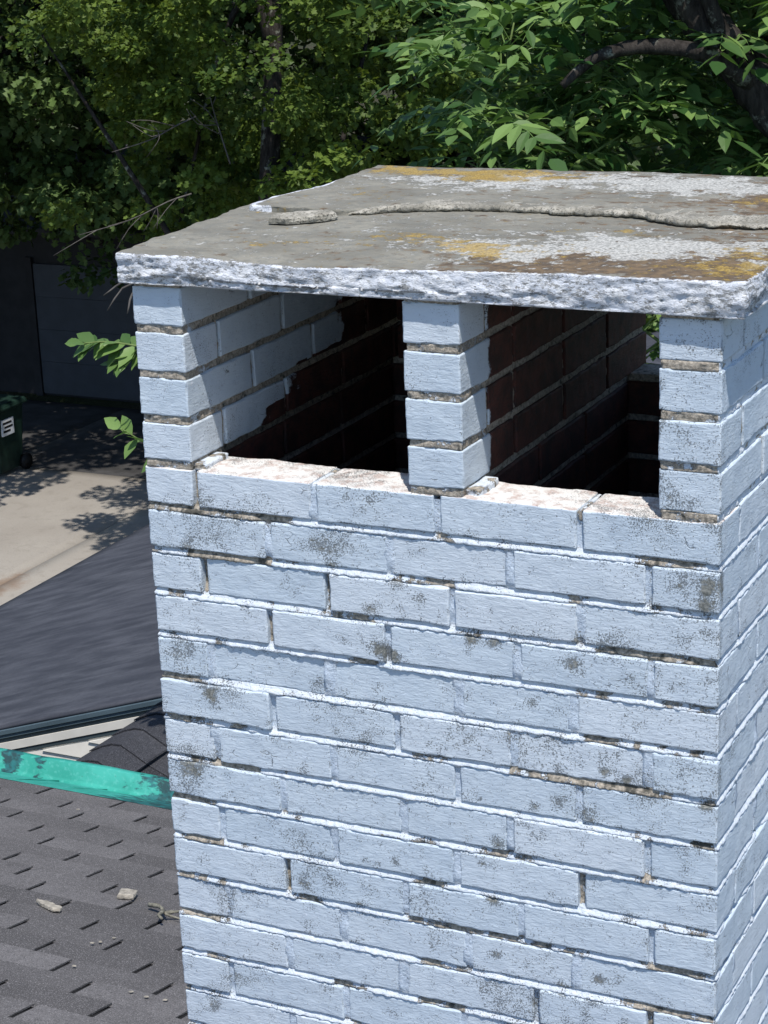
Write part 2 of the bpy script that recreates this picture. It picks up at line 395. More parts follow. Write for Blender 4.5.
# ------------------------------------------------------------------ the house whose roof carries the chimney
TA = math.tan(R(15)); CA = math.cos(R(15)); RZ0 = -2.02
def roofz(y): return RZ0 - TA*y
house = thing('house', 'house with grey shingle roof and turquoise eave flashing below the painted chimney', 'house', (0, 1, GZ))
H = Matrix.Translation((0, -1, -GZ))       # keeps child coordinates in world terms
def hchild(o): o.matrix_parent_inverse = H; return o
roof = hchild(obj('roof', new_mesh('roof', *prism_x([(-4.5, roofz(-4.5)), (3.72, roofz(3.72)), (3.72, roofz(3.72)-.10), (-4.5, roofz(-4.5)-.10)], -6.5, 5.0), UNDER, smooth=False), house))
hchild(box('wall', (-6.2, 4.7, -4.3, 3.45, GZ, roofz(3.45)-.10), SIDING, house))
# shingle tabs: every tab its own piece where it shows, the rest joined
TAB, EXP = .355, .1385
seen = {4: -2.625, 3: -2.775, 2: -2.628, 1: -2.465, 0: -2.625, -1: -2.482, -2: -2.275, -3: -2.44, -4: -2.29, -5: -2.138, -6: -1.584, -7: -1.739, -8: -1.915, -9: -1.719, -10: -1.565, -11: -1.4, -12: -1.243, -13: -1.409}
def tab_mesh(seed):
    rs = np.random.RandomState(seed); w, L, t = TAB-.0185, .155, .0050
    nx, ny = 7, 4; V = []; F = []
    for top in (1, 0):
        for j in range(ny):
            for i in range(nx):
                x = (i/(nx-1)-.5)*w; s = -L*j/(ny-1)
                z = .0105 - .0075*j/(ny-1) + (0 if top else -t) + rs.uniform(-.0007, .0007)
                if j == 0: s += rs.uniform(-.003, .002)
                V.append((x, s*CA, z - s*CA*TA))
    n = nx*ny
    for j in range(ny-1):
        for i in range(nx-1):
            a = j*nx+i; F.append((a, a+nx, a+nx+1, a+1)); F.append((a+n, a+n+1, a+n+nx+1, a+n+nx))
    for i in range(nx-1): F.append((i, i+1, i+1+n, i+n))
    for j in range(ny-1):
        F.append((j*nx, j*nx+n, (j+1)*nx+n, (j+1)*nx)); a = j*nx+nx-1; F.append((a, a+nx, a+nx+n, a+n))
    return V, F
tabs = [tab_mesh(i) for i in range(6)]
tmesh = [new_mesh('shingle', v, f, SHINGLE, smooth=False) for v, f in tabs]
rest = []; rr = random.Random(4)
for k in range(-55, 5):
    s = 3.275+EXP*k
    if s > 3.87: continue
    off = seen.get(k, -2.5 + rr.uniform(0, TAB))
    for i in range(-12, 22):
        x = off + TAB*(i+.5)
        if x < -6.3 or x > 4.8: continue
        y = (s-.022)*CA; z = roofz(y) + rr.uniform(0, .0012)
        show = (-16 <= k) and (-3.65+.105*(2-k) < x < -2.15+.09*(2-k))
        if show:
            o = obj('shingle', tmesh[rr.randrange(6)], roof); o.location = (x, y, z)
        else:
            if abs(x-.475) < .45 and -.05 < y < .80: continue
            V, F = tabs[rr.randrange(6)]; rest.append((np.array(V)+np.array((x, y, z)), np.array(F)))
V, F = merge(rest); obj('shingle_field', new_mesh('shingle_field', V, F, SHINGLE, smooth=False), roof, kind='stuff')

# turquoise eave flashing: sloping pan, raised lip
yy = np.array([3.69, 3.72, 3.80, 3.90, 4.00, 4.065, 4.085, 4.10, 4.13, 4.15]); y0 = 3.68
zz = np.array([roofz(3.69)-.012, -3.028, -3.055, -3.10, -3.145, -3.178, -3.165, -3.10, -3.098, -3.19])
xx = np.arange(-6.5, 5.001, .035)
X, J = np.meshgrid(xx, np.arange(len(yy)), indexing='ij')
P = np.stack([X.ravel(), yy[J.ravel()], zz[J.ravel()]], 1)
wv = fbm(P*np.array([1, 0, 0]), 2.5, 3, 31); P[:, 2] += .006*wv*(J.ravel() > 0); P[:, 1] += .006*fbm(P*np.array([1, 0, 0]), 5, 2, 77)*(J.ravel() > 4)
n, k = X.shape; I = np.arange(n*k).reshape(n, k)
Q = np.stack([I[:-1, :-1], I[1:, :-1], I[1:, 1:], I[:-1, 1:]], -1).reshape(-1, 4)
stain = np.exp(-((P[:, 0]+2.55)/.32)**2)*.95 + np.exp(-((P[:, 0]+3.50)/.06)**2)*(P[:, 1] > 4.05)*1.1 + np.exp(-((P[:, 0]+3.34)/.035)**2)*(P[:, 1] > 4.05)*.7
gut = obj('eave_flashing', new_mesh('eave_flashing', P, Q, COPPER, attrs={'stain': stain}), house); hchild(gut)
sm = gut.modifiers.new('thick', 'SOLIDIFY'); sm.thickness = .004
for xs in (-5.6, -4.3, -3.27, -3.02, -1.7, -.3, 1.1, 2.6):
    V, F = [], []
    pts = spline([(xs, y0+.06, -3.036), (xs+.02, 3.85, -3.073), (xs+.05, 4.05, -3.166)], 8)
    t_ = tube_vf(pts, [.004]*8, 5); o = obj('seam', tube_mesh('seam', [t_], COPPER), gut)

# low wing beyond the eave: ridge caps over a small roof
wing = hchild(obj('wing_roof', None, house))
XR, ZR = -3.47, -3.395
def plane_piece(name, pts, th, mat, parent):
    P = [Vector(p) for p in pts]; nrm = (P[1]-P[0]).cross(P[3]-P[0]).normalized()
    V = [tuple(p) for p in P]+[tuple(p-nrm*th) for p in P]
    F = [(0, 1, 2, 3), (7, 6, 5, 4)]+[(i, i+4, (i+1) % 4+4, (i+1) % 4) for i in range(4)]
    return obj(name, new_mesh(name, V, F, mat, smooth=False), parent)
SR = math.tan(R(24))
plane_piece('deck', [(XR, 4.3, ZR-.03), (XR+1.0, 4.3, ZR-.03-SR), (XR+1.0, 6.0, ZR-.03-SR), (XR, 6.0, ZR-.03)], .05, UNDER, wing)
rr = random.Random(9)
for j in range(7):        # field shingles on the slope that shows: courses parallel to the ridge
    for i in range(6):
        ya = 4.3 + i*.31 + (.155 if j % 2 else 0); xa = XR + .10 + j*.135; 
        za = ZR - .03 - SR*(xa-XR)
        plane_piece('shingle', [(xa, ya, za+.006), (xa+.15, ya, za+.013-SR*.15), (xa+.15, ya+.302, za+.013-SR*.15), (xa, ya+.302, za+.006)], .006, CAPSH, wing)
plane_piece('deck', [(XR-.30, 4.3, ZR-.50), (XR-.06, 4.3, ZR-.045), (XR-.06, 6.0, ZR-.045), (XR-.30, 6.0, ZR-.50)], .05, CAPSH, wing)
def cap_mesh(seed):
    rs = np.random.RandomState(seed); V = []; F = []; prof = [(-.165, -.060), (-.09, -.022), (-.03, -.002), (.02, 0), (.075, -.028), (.155, -.072)]
    L = .30; n = len(prof)
    for t in (0, -.007):
        for j, yv in enumerate((0, L)):
            lift = .015 if j == 0 else 0
            for x, z in prof: V.append((x+rs.uniform(-.004, .004), yv, z+lift+t))
    for b in (0, 2*n):
        for i in range(n-1):
            q = (b+i, b+i+1, b+n+i+1, b+n+i); F.append(q if b == 0 else q[::-1])
    for i in range(n-1): F.append((i, i+2*n, i+1+2*n, i+1)); F.append((n+i, n+i+1, 3*n+i+1, 3*n+i))
    F.append((0, n, 3*n, 2*n)); F.append((n-1, 3*n-1, 4*n-1, 2*n-1))
    return new_mesh('ridge_cap', V, F, CAPSH, smooth=False)
caps = [cap_mesh(i) for i in range(4)]
for i in range(9): obj('ridge_cap', caps[(i*3) % 4], wing, (XR, 4.28+.20*i, ZR+.004))

# ------------------------------------------------------------------ neighbour building with a gable end
EX, EZ, SY, NY0, NY1 = -8.01, -5.0, .325, 6.174, 16.2
RX = -3.9; RZ = EZ+SY*(RX-EX); FX = -.6; FZ = RZ-SY*(FX+3.9)
nb = thing('neighbour_garage', 'low building with dark slate-grey roof, blue-grey rake trim and white gable siding', 'building', (RX, NY0+.3, GZ))
NBI = Matrix.Translation((-RX, -NY0-.3, -GZ))
def nchild(o): o.matrix_parent_inverse = NBI; return o
def slope_roof(x0, z0, x1, z1):
    gx = np.linspace(0, 1, 24); gy = np.linspace(NY0, NY1, 60)
    X, Y = np.meshgrid(gx, gy, indexing='ij')
    P = np.stack([x0+(x1-x0)*X.ravel(), Y.ravel(), z0+(z1-z0)*X.ravel()], 1); P[:, 2] += .006*fbm(P, 1.3, 2, 3)*((X.ravel() > 0)&(X.ravel() < 1))
    n, k = X.shape; I = np.arange(n*k).reshape(n, k)
    return P, np.stack([I[:-1, :-1], I[1:, :-1], I[1:, 1:], I[:-1, 1:]], -1).reshape(-1, 4)
for a in ((EX, EZ, RX, RZ), (RX, RZ, FX, FZ)):
    o = nchild(obj('roof', new_mesh('roof', *slope_roof(*a), FARROOF), nb)); s_ = o.modifiers.new('t', 'SOLIDIFY'); s_.thickness = .02
def rake(name, top, bot, y0_, y1_, mat):
    V, F = prism_y([(EX, EZ-bot), (RX, RZ-bot), (FX, FZ-bot), (FX, FZ-top), (RX, RZ-top), (EX, EZ-top)], y0_, y1_)
    return nchild(obj(name, new_mesh(name, V, F, mat, smooth=False), nb))
rake('rake_drip_edge', .021, .046, NY0-.024, NY0+.02, TRIM)
rake('rake_board', .048, .070, NY0-.016, NY0+.02, TRIM)
rake('soffit_shade_strip', .072, .098, NY0-.004, NY0+.02, TRIMD)  # dark trim strip that also colours in the shadow below the rake
WY = NY0+.004
# gable wall of lapped boards
V, F = prism_y([(EX+.35, GZ), (FX-.35, GZ), (FX-.35, FZ-.115+SY*.35), (RX, RZ-.115), (EX+.35, EZ-.115+SY*.35)], WY-.004, NY1-.3)
nchild(obj('wall', new_mesh('wall', V, F, WHITE, smooth=False), nb))
rake('frieze_board', .100, .150, WY-.016, WY+.015, WHITE)
rake('frieze_shadow_strip', .152, .180, WY-.010, WY+.013, TRIMD)  # dark strip painted in place of the frieze's shadow on the wall
for i in range(9):        # clapboards below the frieze, cut to the rake
    zb = RZ-.30-.105*i; xl = EX+(zb+.10+.19-EZ)/SY; xr = FX-(zb+.10+.19-FZ)/SY
    if xl < EX+.4: xl = EX+.4
    V = [(xl-.3, WY-.018, zb), (xr+.3, WY-.018, zb), (xr+.3, WY+.012, zb), (xl-.3, WY+.012, zb), (xl, WY-.006, zb+.098), (xr, WY-.006, zb+.098), (xr, WY+.012, zb+.098), (xl, WY+.012, zb+.098)]
    F = [(0, 1, 5, 4), (1, 2, 6, 5), (2, 3, 7, 6), (3, 0, 4, 7), (0, 3, 2, 1), (4, 5, 6, 7)]
    nchild(obj('clapboard', new_mesh('clapboard', V, F, WHITE, smooth=False), nb))
for (x, z, sgn) in ((EX, EZ, -1), (FX, FZ, 1)):
    V, F = prism_y([(x-sgn*.12, z-.07), (x-sgn*.02, z-.07), (x-sgn*.02, z-.15), (x-sgn*.10, z-.17), (x-sgn*.12, z-.17)][::sgn], NY0, NY1)
    nchild(obj('gutter', new_mesh('gutter', V, F, TRIMD, smooth=False), nb))

# ------------------------------------------------------------------ shaded garage and bin beyond the driveway
gar = thing('garage', 'grey garage door in deep shade under the trees at the driveway end', 'garage', (-18.2, 24.9, GZ))
GI = Matrix.Translation((18.2, -24.9, -GZ))
def gchild(o): o.matrix_parent_inverse = GI; return o
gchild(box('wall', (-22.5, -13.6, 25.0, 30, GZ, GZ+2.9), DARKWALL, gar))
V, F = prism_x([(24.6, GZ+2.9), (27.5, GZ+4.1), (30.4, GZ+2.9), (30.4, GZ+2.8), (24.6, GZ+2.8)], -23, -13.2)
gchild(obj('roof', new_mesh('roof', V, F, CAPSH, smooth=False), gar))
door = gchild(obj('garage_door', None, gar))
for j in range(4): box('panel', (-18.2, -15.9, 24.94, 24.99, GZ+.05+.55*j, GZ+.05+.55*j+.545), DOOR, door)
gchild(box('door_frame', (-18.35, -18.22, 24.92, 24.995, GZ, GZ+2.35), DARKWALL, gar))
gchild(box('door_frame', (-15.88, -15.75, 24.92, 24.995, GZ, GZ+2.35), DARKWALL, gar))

bx, by = -16.12, 20.75
tb = thing('trash_bin', 'dark green wheeled bin with white sticker in shade by the driveway', 'trash bin', (bx, by, GZ+.03))
def taper(x0, x1, y0_, y1_, z0, z1, k):
    cx, cy = (x0+x1)/2, (y0_+y1_)/2
    V = [(cx+(x-cx)*(k if z == z0 else 1), cy+(y-cy)*(k if z == z0 else 1), z) for z in (z0, z1) for y in (y0_, y1_) for x in (x0, x1)]
    return V, box_vf(0, 1, 0, 1, 0, 1)[1].tolist()
o = obj('body', new_mesh('body', *taper(-.31, .31, -.34, .34, .06, 1.0, .82), BIN, smooth=False), tb); b_ = o.modifiers.new('b', 'BEVEL'); b_.width = .03; b_.segments = 2
o = obj('lid', new_mesh('lid', *taper(-.34, .34, -.38, .38, 1.0, 1.09, 1.08), BIN, smooth=False), tb); b_ = o.modifiers.new('b', 'BEVEL'); b_.width = .03; b_.segments = 2
obj('handle', tube_mesh('handle', [tube_vf([(-.26, .43, .98), (.26, .43, .98)], [.018]*2, 8)], BLACK), tb)
for sx in (-1, 1):
    obj('wheel', tube_mesh('wheel', [tube_vf([(sx*.27, .30, .12), (sx*.33, .30, .12)], [.12]*2, 16)], BLACK), tb)
lab = obj('sticker', new_mesh('sticker', *box_vf(.285, .316, -.22, .06, .62, .86), LABEL, smooth=False), tb)
for j, (a, b) in enumerate(((.0, .20), (.03, .22), (.0, .16))):
    obj('print', new_mesh('print', *box_vf(.317, .319, a-.2, b-.19, .79-.06*j, .82-.06*j), BLACK, smooth=False), lab)

# ------------------------------------------------------------------ the chimney
W, D, h, BH = .95, .84, .07304, .0605
JT = h-BH
PX = [(0, .088), (.466, .557), (.859, .95)]
ch = thing('chimney', 'white painted brick chimney with two openings under a weathered stone slab', 'chimney', (W/2, D/2, -2.25))
CI = Matrix.Translation((-W/2, -D/2, 2.25))
def cchild(o): o.matrix_parent_inverse = CI; return o
rs = np.random.RandomState(11)
# lichen and dirt spots on the faces (x, z, radius, strength)
spots = [(.405, -.565, .030, 1.0), (.43, -.575, .022, 1.0), (.395, -.50, .02, .85), (.565, -.53, .020, .95), (.60, -.53, .017, .9), (.725, -.545, .022, 1.0), (.735, -.51, .014, .8),
         (.935, -.40, .03, .9), (.93, -.43, .02, .9), (.60, -.865, .014, .9), (.585, -.965, .016, 1.0), (.745, -.79, .028, .8), (.70, -.775, .02, .8), (.775, -.715, .012, .9), (.81, -.72, .008, .9),
         (.57, -.905, .010, .8), (.66, -.79, .016, .8), (.92, -.81, .014, .9), (.93, -.745, .012, .8), (.03, -.62, .025, .6), (.10, -.68, .02, .5), (.66, -.62, .018, .6), (.48, -.47, .02, .6),
         (.33, -.435, .02, .6), (.44, -.45, .02, .6), (.05, -.83, .03, .55), (.81, -.955, .014, .8), (.59, -1.06, .016, .9), (.76, -1.07, .014, .9), (.42, -.93, .012, .9), (.35, -1.02, .012, .8)]
def grime_at(P):
    g = .20 + .45*sstep(.02, .75, fbm(P, 6.5, 3, 60)) + .40*sstep(.1, .9, fbm(P, 26, 3, 63)) + .22*fbm(P, 60, 2, 66)
    g += .20*sstep(.72, .96, P[:, 0])*sstep(-1.25, -.1, P[:, 2])*(P[:, 1] < .03)
    g -= .10*sstep(-.32, -.28, P[:, 2])*(P[:, 0] > .8)*(P[:, 1] < .05)
    for x, z, r, a in spots:
        r = r*.72
        g += a*np.exp(-(((P[:, 0]-x)/r)**2+((P[:, 2]-z)/(r*.8))**2))*(P[:, 1] < .02)
    g = np.where((P[:, 0] > W-.012) & (P[:, 1] > .015), g*.45, g)
    return np.clip(g, 0, 1.4)
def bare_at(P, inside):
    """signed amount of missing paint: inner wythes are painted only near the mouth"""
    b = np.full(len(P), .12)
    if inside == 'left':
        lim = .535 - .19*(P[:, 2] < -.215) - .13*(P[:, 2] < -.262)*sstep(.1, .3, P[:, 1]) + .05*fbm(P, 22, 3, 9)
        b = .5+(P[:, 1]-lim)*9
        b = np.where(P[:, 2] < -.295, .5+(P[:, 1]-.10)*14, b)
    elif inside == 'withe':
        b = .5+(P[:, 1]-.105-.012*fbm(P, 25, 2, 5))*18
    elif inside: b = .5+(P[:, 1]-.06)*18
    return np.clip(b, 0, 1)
count = [0]
def brick(x0, x1, y0_, y1_, zc, inside=None, fine=True, H_=BH):
    c = np.array([(x0+x1)/2, (y0_+y1_)/2, zc]); size = np.array([x1-x0, y1_-y0_, H_]); sd = count[0]; count[0] += 1
    st = .0058 if fine else .018
    n = [max(3, int(s/st)) for s in size]; n = [min(a, 36) for a in n]; n[1] = min(n[1], 12) if y0_ < .001 and x1 < W-.001 else n[1]
    P, Q, N = rbox(size, .0019, n)
    r1 = np.random.RandomState(500+sd)
    ang = r1.normal(0, .004, 3); ang[2] *= .8
    M = np.array(Matrix.Rotation(ang[0], 3, 'X') @ Matrix.Rotation(ang[1]*.8, 3, 'Y') @ Matrix.Rotation(ang[2], 3, 'Z'))
    Wp = P+c; o_ = sd*3.7
    dsp = .0008*fbm(Wp+o_, 24, 3, 20) + .0006*fbm(Wp+o_, 110, 2, 30)
    # worn, chipped arrises
    edge = (np.abs(N) > .25).sum(1) >= 2
    chip = np.clip(fbm(Wp+o_, 48, 3, 40, .65)-.05, 0, 1)
    dsp = dsp - np.where(edge, .0065*chip, 0)
    big_ = np.where(np.abs(N[:, 2]) > .6, .0022*fbm(Wp*np.array([1, 1, .1])+o_, 16, 2, 44), 0)
    P2 = (P + N*(dsp+big_)[:, None]) @ M.T
    out = r1.normal(0, .0013)
    if fine and inside is None:
        if y0_ < .001: P2[:, 1] += out
        elif x1 > W-.001: P2[:, 0] -= out
    G = P2 + c
    at = {'bare': bare_at(G, inside), 'grime': np.clip(grime_at(G) + .28*sstep(.010, .0, np.minimum(np.minimum(G[:, 2]-(zc-H_/2), (zc+H_/2)-G[:, 2])*1.3, np.minimum(G[:, 0]-x0, x1-G[:, 0])))*(.35+fbm(G, 14, 2, 69)), 0, 1.4) if inside is None else .22+.25*np.clip(fbm(G, 9, 3, 58), 0, 1), 'tint': np.full(len(G), float(np.clip(r1.normal(.22, .26), 0, .6))) + np.where((N[:, 2] > .6) & (abs(zc+4.5*h+.006) < .01) & (y0_ < .01), .8, 0)}
    o = cchild(obj('brick', new_mesh('brick', P2, Q, PAINT, attrs=at), ch)); o.location = c
    return o
def zc(k): return -k*h + BH/2           # centre height of course k (1 = under the slab)
g_ = .0052                              # half a head joint
def run_y(x0, x1, ys, k, inside, fine=True, ja=None):
    for a, b in zip(ys[:-1], ys[1:]): brick(x0, x1, a+(g_ if a > .001 else 0), b-(g_ if b < D-.001 else 0), zc(k), inside, fine)
odd = [0, .2125, .425, .64, D]; even = [0, .107, .32, .535, .745, D]
for k in range(1, 5):
    ys = odd if k % 2 else even
    run_y(0, .088, ys, k, 'left'); 
    ys2 = [0, .098, .205, .42, .63, D] if k % 2 else [0, .205, .42, .63, D]
    run_y(.466, .557, ys2, k, 'withe')
    ys3 = [0, .107, .32, .535, .745, D] if k % 2 else [0, .2125, .425, .64, D]
    run_y(.859, .95, ys3, k, None)
    brick(.092+.004, .27, D-.092, D, zc(k), 'back', False); brick(.28, .46, D-.092, D, zc(k), 'back', False)
joints = {5: [.091, .303, .512, .739], 6: [.218, .429, .63, .845], 7: [.096, .319, .532, .739], 8: [.213, .421, .638, .848], 9: [.097, .317, .54, .728], 10: [.209, .431, .629, .845],
          11: [.099, .315, .532, .734], 12: [.219, .437, .62, .842], 13: [.099, .311, .528, .736], 14: [.219, .435, .635, .849], 15: [.102, .32, .543, .728], 16: [.214, .426, .658, .846], 17: [.096, .316, .53, .736], 18: [.213, .43, .635, .845], 19: [.098, .315, .53, .735]}
side_j = {}
NC = 19; NB = 31
for k in range(5, NC+1):
    js = joints[k]; xs = [0]+js+[W]; half = k % 2     # odd courses: header at the left, stretcher at the right
    for i in range(5):
        a = xs[i]+(g_ if i else 0); b = xs[i+1]-(g_ if i < 4 else 0)
        yb = .095
        brick(a, b, 0, yb, zc(k))
    # right face: header end of the front stretcher shows on odd courses
    if half: ys = [.095, .305, .52, .735, D]
    else: ys = [.20, .41, .625, D]
    if not half:   # the corner brick turns the corner: replace its short block by a long one
        last = ch.children[-1]; me_ = last.data; bpy.data.objects.remove(last); bpy.data.meshes.remove(me_)
        brick(xs[4]+g_, W, 0, .20-g_, zc(k))
    side_j[k] = ys[:-1]
    for a, b in zip(ys[:-1], ys[1:]): brick(.857, W, a+g_, b-(g_ if b < D else 0), zc(k), None, k < 15)
    if k <= 8:
        for a, b in zip([.10, .31, .525], [.31, .525, D-.095]): brick(.0, .088, a, b-.008, zc(k), 'left', False)
        for a, b in zip([.10, .31, .525], [.31, .525, D-.095]): brick(.466, .557, a, b-.008, zc(k), 'withe', False)
        for a, b in zip([0, .22, .43, .64], [.22, .43, .64, .857]): brick(a, b-.008, D-.092, D, zc(k), 'back', False)
# courses below the frame and the faces turned away: joined
low = []
for k in range(NC+1, NB+1):
    xs = [0, .1, .315, .53, .74, W] if k % 2 else [0, .215, .43, .635, .85, W]
    for a, b in zip(xs[:-1], xs[1:]): low.append(box_vf(a+.005, b-.005, 0, .095, zc(k)-BH/2, zc(k)+BH/2))
    ys = [.1, .31, .525, .735, D] if k % 2 else [.1, .2, .41, .625, D]
    for a, b in zip(ys[:-1], ys[1:]): low.append(box_vf(.857, W, a+.005, b-.005, zc(k)-BH/2, zc(k)+BH/2))
for k in range(9, NB+1):
    ys = [.1, .31, .525, .735, D] if k % 2 else [.1, .2, .41, .625, D]
    for a, b in zip(ys[:-1], ys[1:]): low.append(box_vf(0, .088, a+.005, b-.005, zc(k)-BH/2, zc(k)+BH/2))
    for a, b in zip([.1, .31, .525], [.31, .525, .852]): low.append(box_vf(a, b-.01, D-.09, D, zc(k)-BH/2, zc(k)+BH/2))
V, F = merge(low); n_ = len(V)
cchild(obj('brickwork', new_mesh('brickwork', V, F, PAINT, smooth=False, attrs={'bare': np.full(n_, .1), 'grime': np.full(n_, .4), 'tint': np.full(n_, .2)}), ch, kind='stuff'))

# mortar: one sheet wrapped left-front-right below the sill, joints weathered (recessed above, flush below)
ZT = -4*h-.001
us = np.concatenate([np.arange(-.30, 0, .012), np.arange(0, W, .0042), np.arange(W, W+D+.001, .006)])
nu = len(us)
rows = []   # (z, kind, t)
for k in range(5, NC+3):
    zt = -(k-1)*h; 
    if k > 5:
        for t in np.linspace(0, 1, 8): rows.append((zt - JT*t, 'b', t, k))
    for t in np.linspace(.1, .9, 7): rows.append((zt-JT-BH*t, 'h', t, k))
zr = np.array([r[0] for r in rows]); nr = len(rows)
U, Z = np.meshgrid(us, zr, indexing='ij')
front = (U >= 0) & (U <= W); right = U > W
X = np.where(front, U, np.where(right, W, 0)); Y = np.where(right, U-W, np.where(front, 0, -U))
P3 = np.stack([X.ravel(), Y.ravel(), Z.ravel()], 1)
n1 = fbm(P3, 22, 3, 71).reshape(U.shape); n2 = fbm(P3, 95, 3, 75).reshape(U.shape); n3 = fbm(P3, 7, 2, 79).reshape(U.shape)
bedv = np.array([r[1] == 'b' for r in rows])[None, :]; tv = np.array([r[2] for r in rows])[None, :]
depth = np.where(bedv, .0044 - .0052*sstep(0, .85, tv) + .0022*sstep(.9, 1, tv), .024)*np.ones_like(U)
bare = np.where(bedv, .20 + .40*sstep(.25, .75, n3*.9+.28) + .26*n1, .15)
# head joints
for k in range(5, NC+3):
    sel = np.array([r[3] == k and r[1] == 'h' for r in rows]); idx = np.where(sel)[0]
    js = joints.get(k, joints[18 if k % 2 == 0 else 19])
    cs = [(j, rs.choice([.0008, .002, .006, .010], p=[.45, .25, .18, .12])) for j in js]
    cs += [(W+y, .0012) for y in side_j.get(k, side_j[NC if k % 2 else NC-1])]
    if k in (5, 7): cs = [(j, .012 if j in js[:1 if k == 5 else 2] else d_) for j, d_ in cs]
    for j, dp in cs:
        m_ = np.abs(us-j) < .011; w_ = 1-np.abs(us[m_]-j)/.011
        for r_ in idx:
            depth[m_, r_] = dp + .0012*n1[m_, r_]*2
            bare[m_, r_] = .08 + (.55 if dp >= .01 else .22 if dp > .006 else 0) + .3*n1[m_, r_]
depth = depth + .0014*n1 + .0013*n2 + np.where(bedv, .0045*np.clip(n3*1.6-.25, 0, 1), 0) + np.where(bedv, .0035*sstep(.45, .8, bare), 0)
# the first joints under the openings have lost their paint at the left, like the corners
bare += np.where(bedv & (Z > -5*h-.015) & (U < .25) & (U > -.1), .35, 0) 
bare += np.where(bedv & (np.abs(Z+6*h+.006) < .008) & (U > .07) & (U < .22), .5, 0)
bare += np.where(bedv & (np.abs(Z+10*h+.006) < .009) & (U > .62) & (U < .86), .4, 0)
bare += np.where(bedv & front & (U < .10), .18, 0) + np.where(bedv & front & (U > W-.13), .2, 0) + np.where(right, -.25, 0)
depth += np.where(front & bedv, .004*np.clip((U-(W-.10))/.1, 0, 1), 0)
# the sheet stays under the arris at the corners
X = np.where(front, np.clip(U, depth, W-depth), np.where(right, W-depth, depth)); Y = np.where(front, depth, np.where(right, np.maximum(Y, depth), np.maximum(Y, depth)))
P3 = np.stack([X.ravel(), Y.ravel(), Z.ravel()], 1); P3[:, 2] += .0012*n2.ravel()*(bedv*np.ones_like(U)).ravel()
I = np.arange(nu*nr).reshape(nu, nr); Q = np.stack([I[:-1, :-1], I[:-1, 1:], I[1:, 1:], I[1:, :-1]], -1).reshape(-1, 4)
gm = np.clip(grime_at(P3)*.9 + .20 + .45*np.clip(n1.ravel(), 0, 1) - .12*(right.ravel()), 0, 1.4)
cchild(obj('mortar', new_mesh('mortar', P3, Q, MORTAR, attrs={'bare': np.clip(bare.ravel(), 0, 1), 'grime': gm, 'head': np.where(bedv*np.ones_like(U) > .5, .12, 1.0).ravel()}), ch))
# bed joints of the piers and inner walls, raked back and unpainted
def lump(x0, x1, y0_, y1_, z0, z1, name, br, gr=.4, seed=0):
    size = (x1-x0, y1_-y0_, z1-z0); n = [max(3, min(90, int(s/.006))) for s in size]
    P, Q, N = rbox(size, min(.003, min(size)/2.5), n); P = P+np.array([(x0+x1)/2, (y0_+y1_)/2, (z0+z1)/2])
    d = .0030*fbm(P, 55, 3, 90+seed) + .0014*fbm(P, 200, 2, 95) - .001
    P = P+N*(d*(np.abs(N[:, 2]) < .6))[:, None]
    return P, Q
bed = []; inn = []
for k in range(0, 5):
    z1 = -k*h+.001; z0 = -k*h-JT-.001
    if k == 0: z1 = .002
    bed.append(lump(.002, .086, .0008, .10, z0, z1, '', 1)); bed.append(lump(.468, .5555, .0008, .10, z0, z1, '', 1)); bed.append(lump(.861, .9475, .0012, .12, z0, z1, '', 1))
    bed.append(lump(.872, .9465, .10, D-.006, z0, z1, '', 1))
    inn.append(lump(.006, .083, .10, D-.006, z0, z1, '', 1)); inn.append(lump(.471, .5535, .10, D-.006, z0, z1, '', 1))
for V, F in bed:
    gv = grime_at(V); bv = np.where(V[:, 0] > .945, .12, .62+.18*fbm(V, 30, 2, 8))
    cchild(obj('bed_joint', new_mesh('bed_joint', V, F, MORTAR, attrs={'bare': np.clip(bv, 0, 1), 'grime': gv}), ch))
for k in range(1, 5):     # head joints inside the wythes
    z0 = -k*h; z1 = -k*h+BH
    for y in (odd if k % 2 else even)[1:-1]: inn.append(lump(.008, .0835, y-.0065, y+.0065, z0, z1, '', 1))
    for y in ([.098, .205, .42, .63] if k % 2 else [.205, .42, .63]): inn.append(lump(.47, .5535, y-.0065, y+.0065, z0, z1, '', 1))
    for y in ([.107, .32, .535, .745] if k % 2 else [.2125, .425, .64]): inn.append(lump(.87, .9475, y-.0065, y+.0065, z0, z1, '', 1))
for k in range(4, 10):
    z1 = -k*h+.001; z0 = -k*h-JT-.001
    inn.append(lump(.006, .083, .10, D-.006, z0, z1, '', 1)); inn.append(lump(.471, .552, .10, D-.006, z0, z1, '', 1)); inn.append(lump(.865, .94, .10, D-.006, z0, z1, '', 1)); inn.append(lump(.05, .9, D-.085, D-.006, z0, z1, '', 1))
V, F = merge(inn)
cchild(obj('flue_mortar', new_mesh('flue_mortar', V, F, MORTAR, attrs={'bare': np.full(len(V), .95), 'grime': np.full(len(V), .35)}), ch, kind='stuff'))
# solid backing between the wythes, and the flue floor
core = [box_vf(.02, .93, .018, .085, -2.3, -4*h-.02), box_vf(.867, .93, .03, D-.02, -2.3, -4*h-.02), box_vf(.015, .075, .03, D-.02, -2.3, -4*h-.02), box_vf(.48, .545, .03, D-.02, -2.3, -4*h-.02),
        box_vf(.02, .93, D-.08, D-.012, -2.3, -4*h-.02), box_vf(.02, .93, .03, D-.03, -1.62, -1.5)]
V, F = merge(core)
cchild(obj('flue_core', new_mesh('flue_core', V, F, MORTAR, smooth=False, attrs={'bare': np.full(len(V), .95), 'grime': np.full(len(V), .9)}), ch, kind='stuff'))
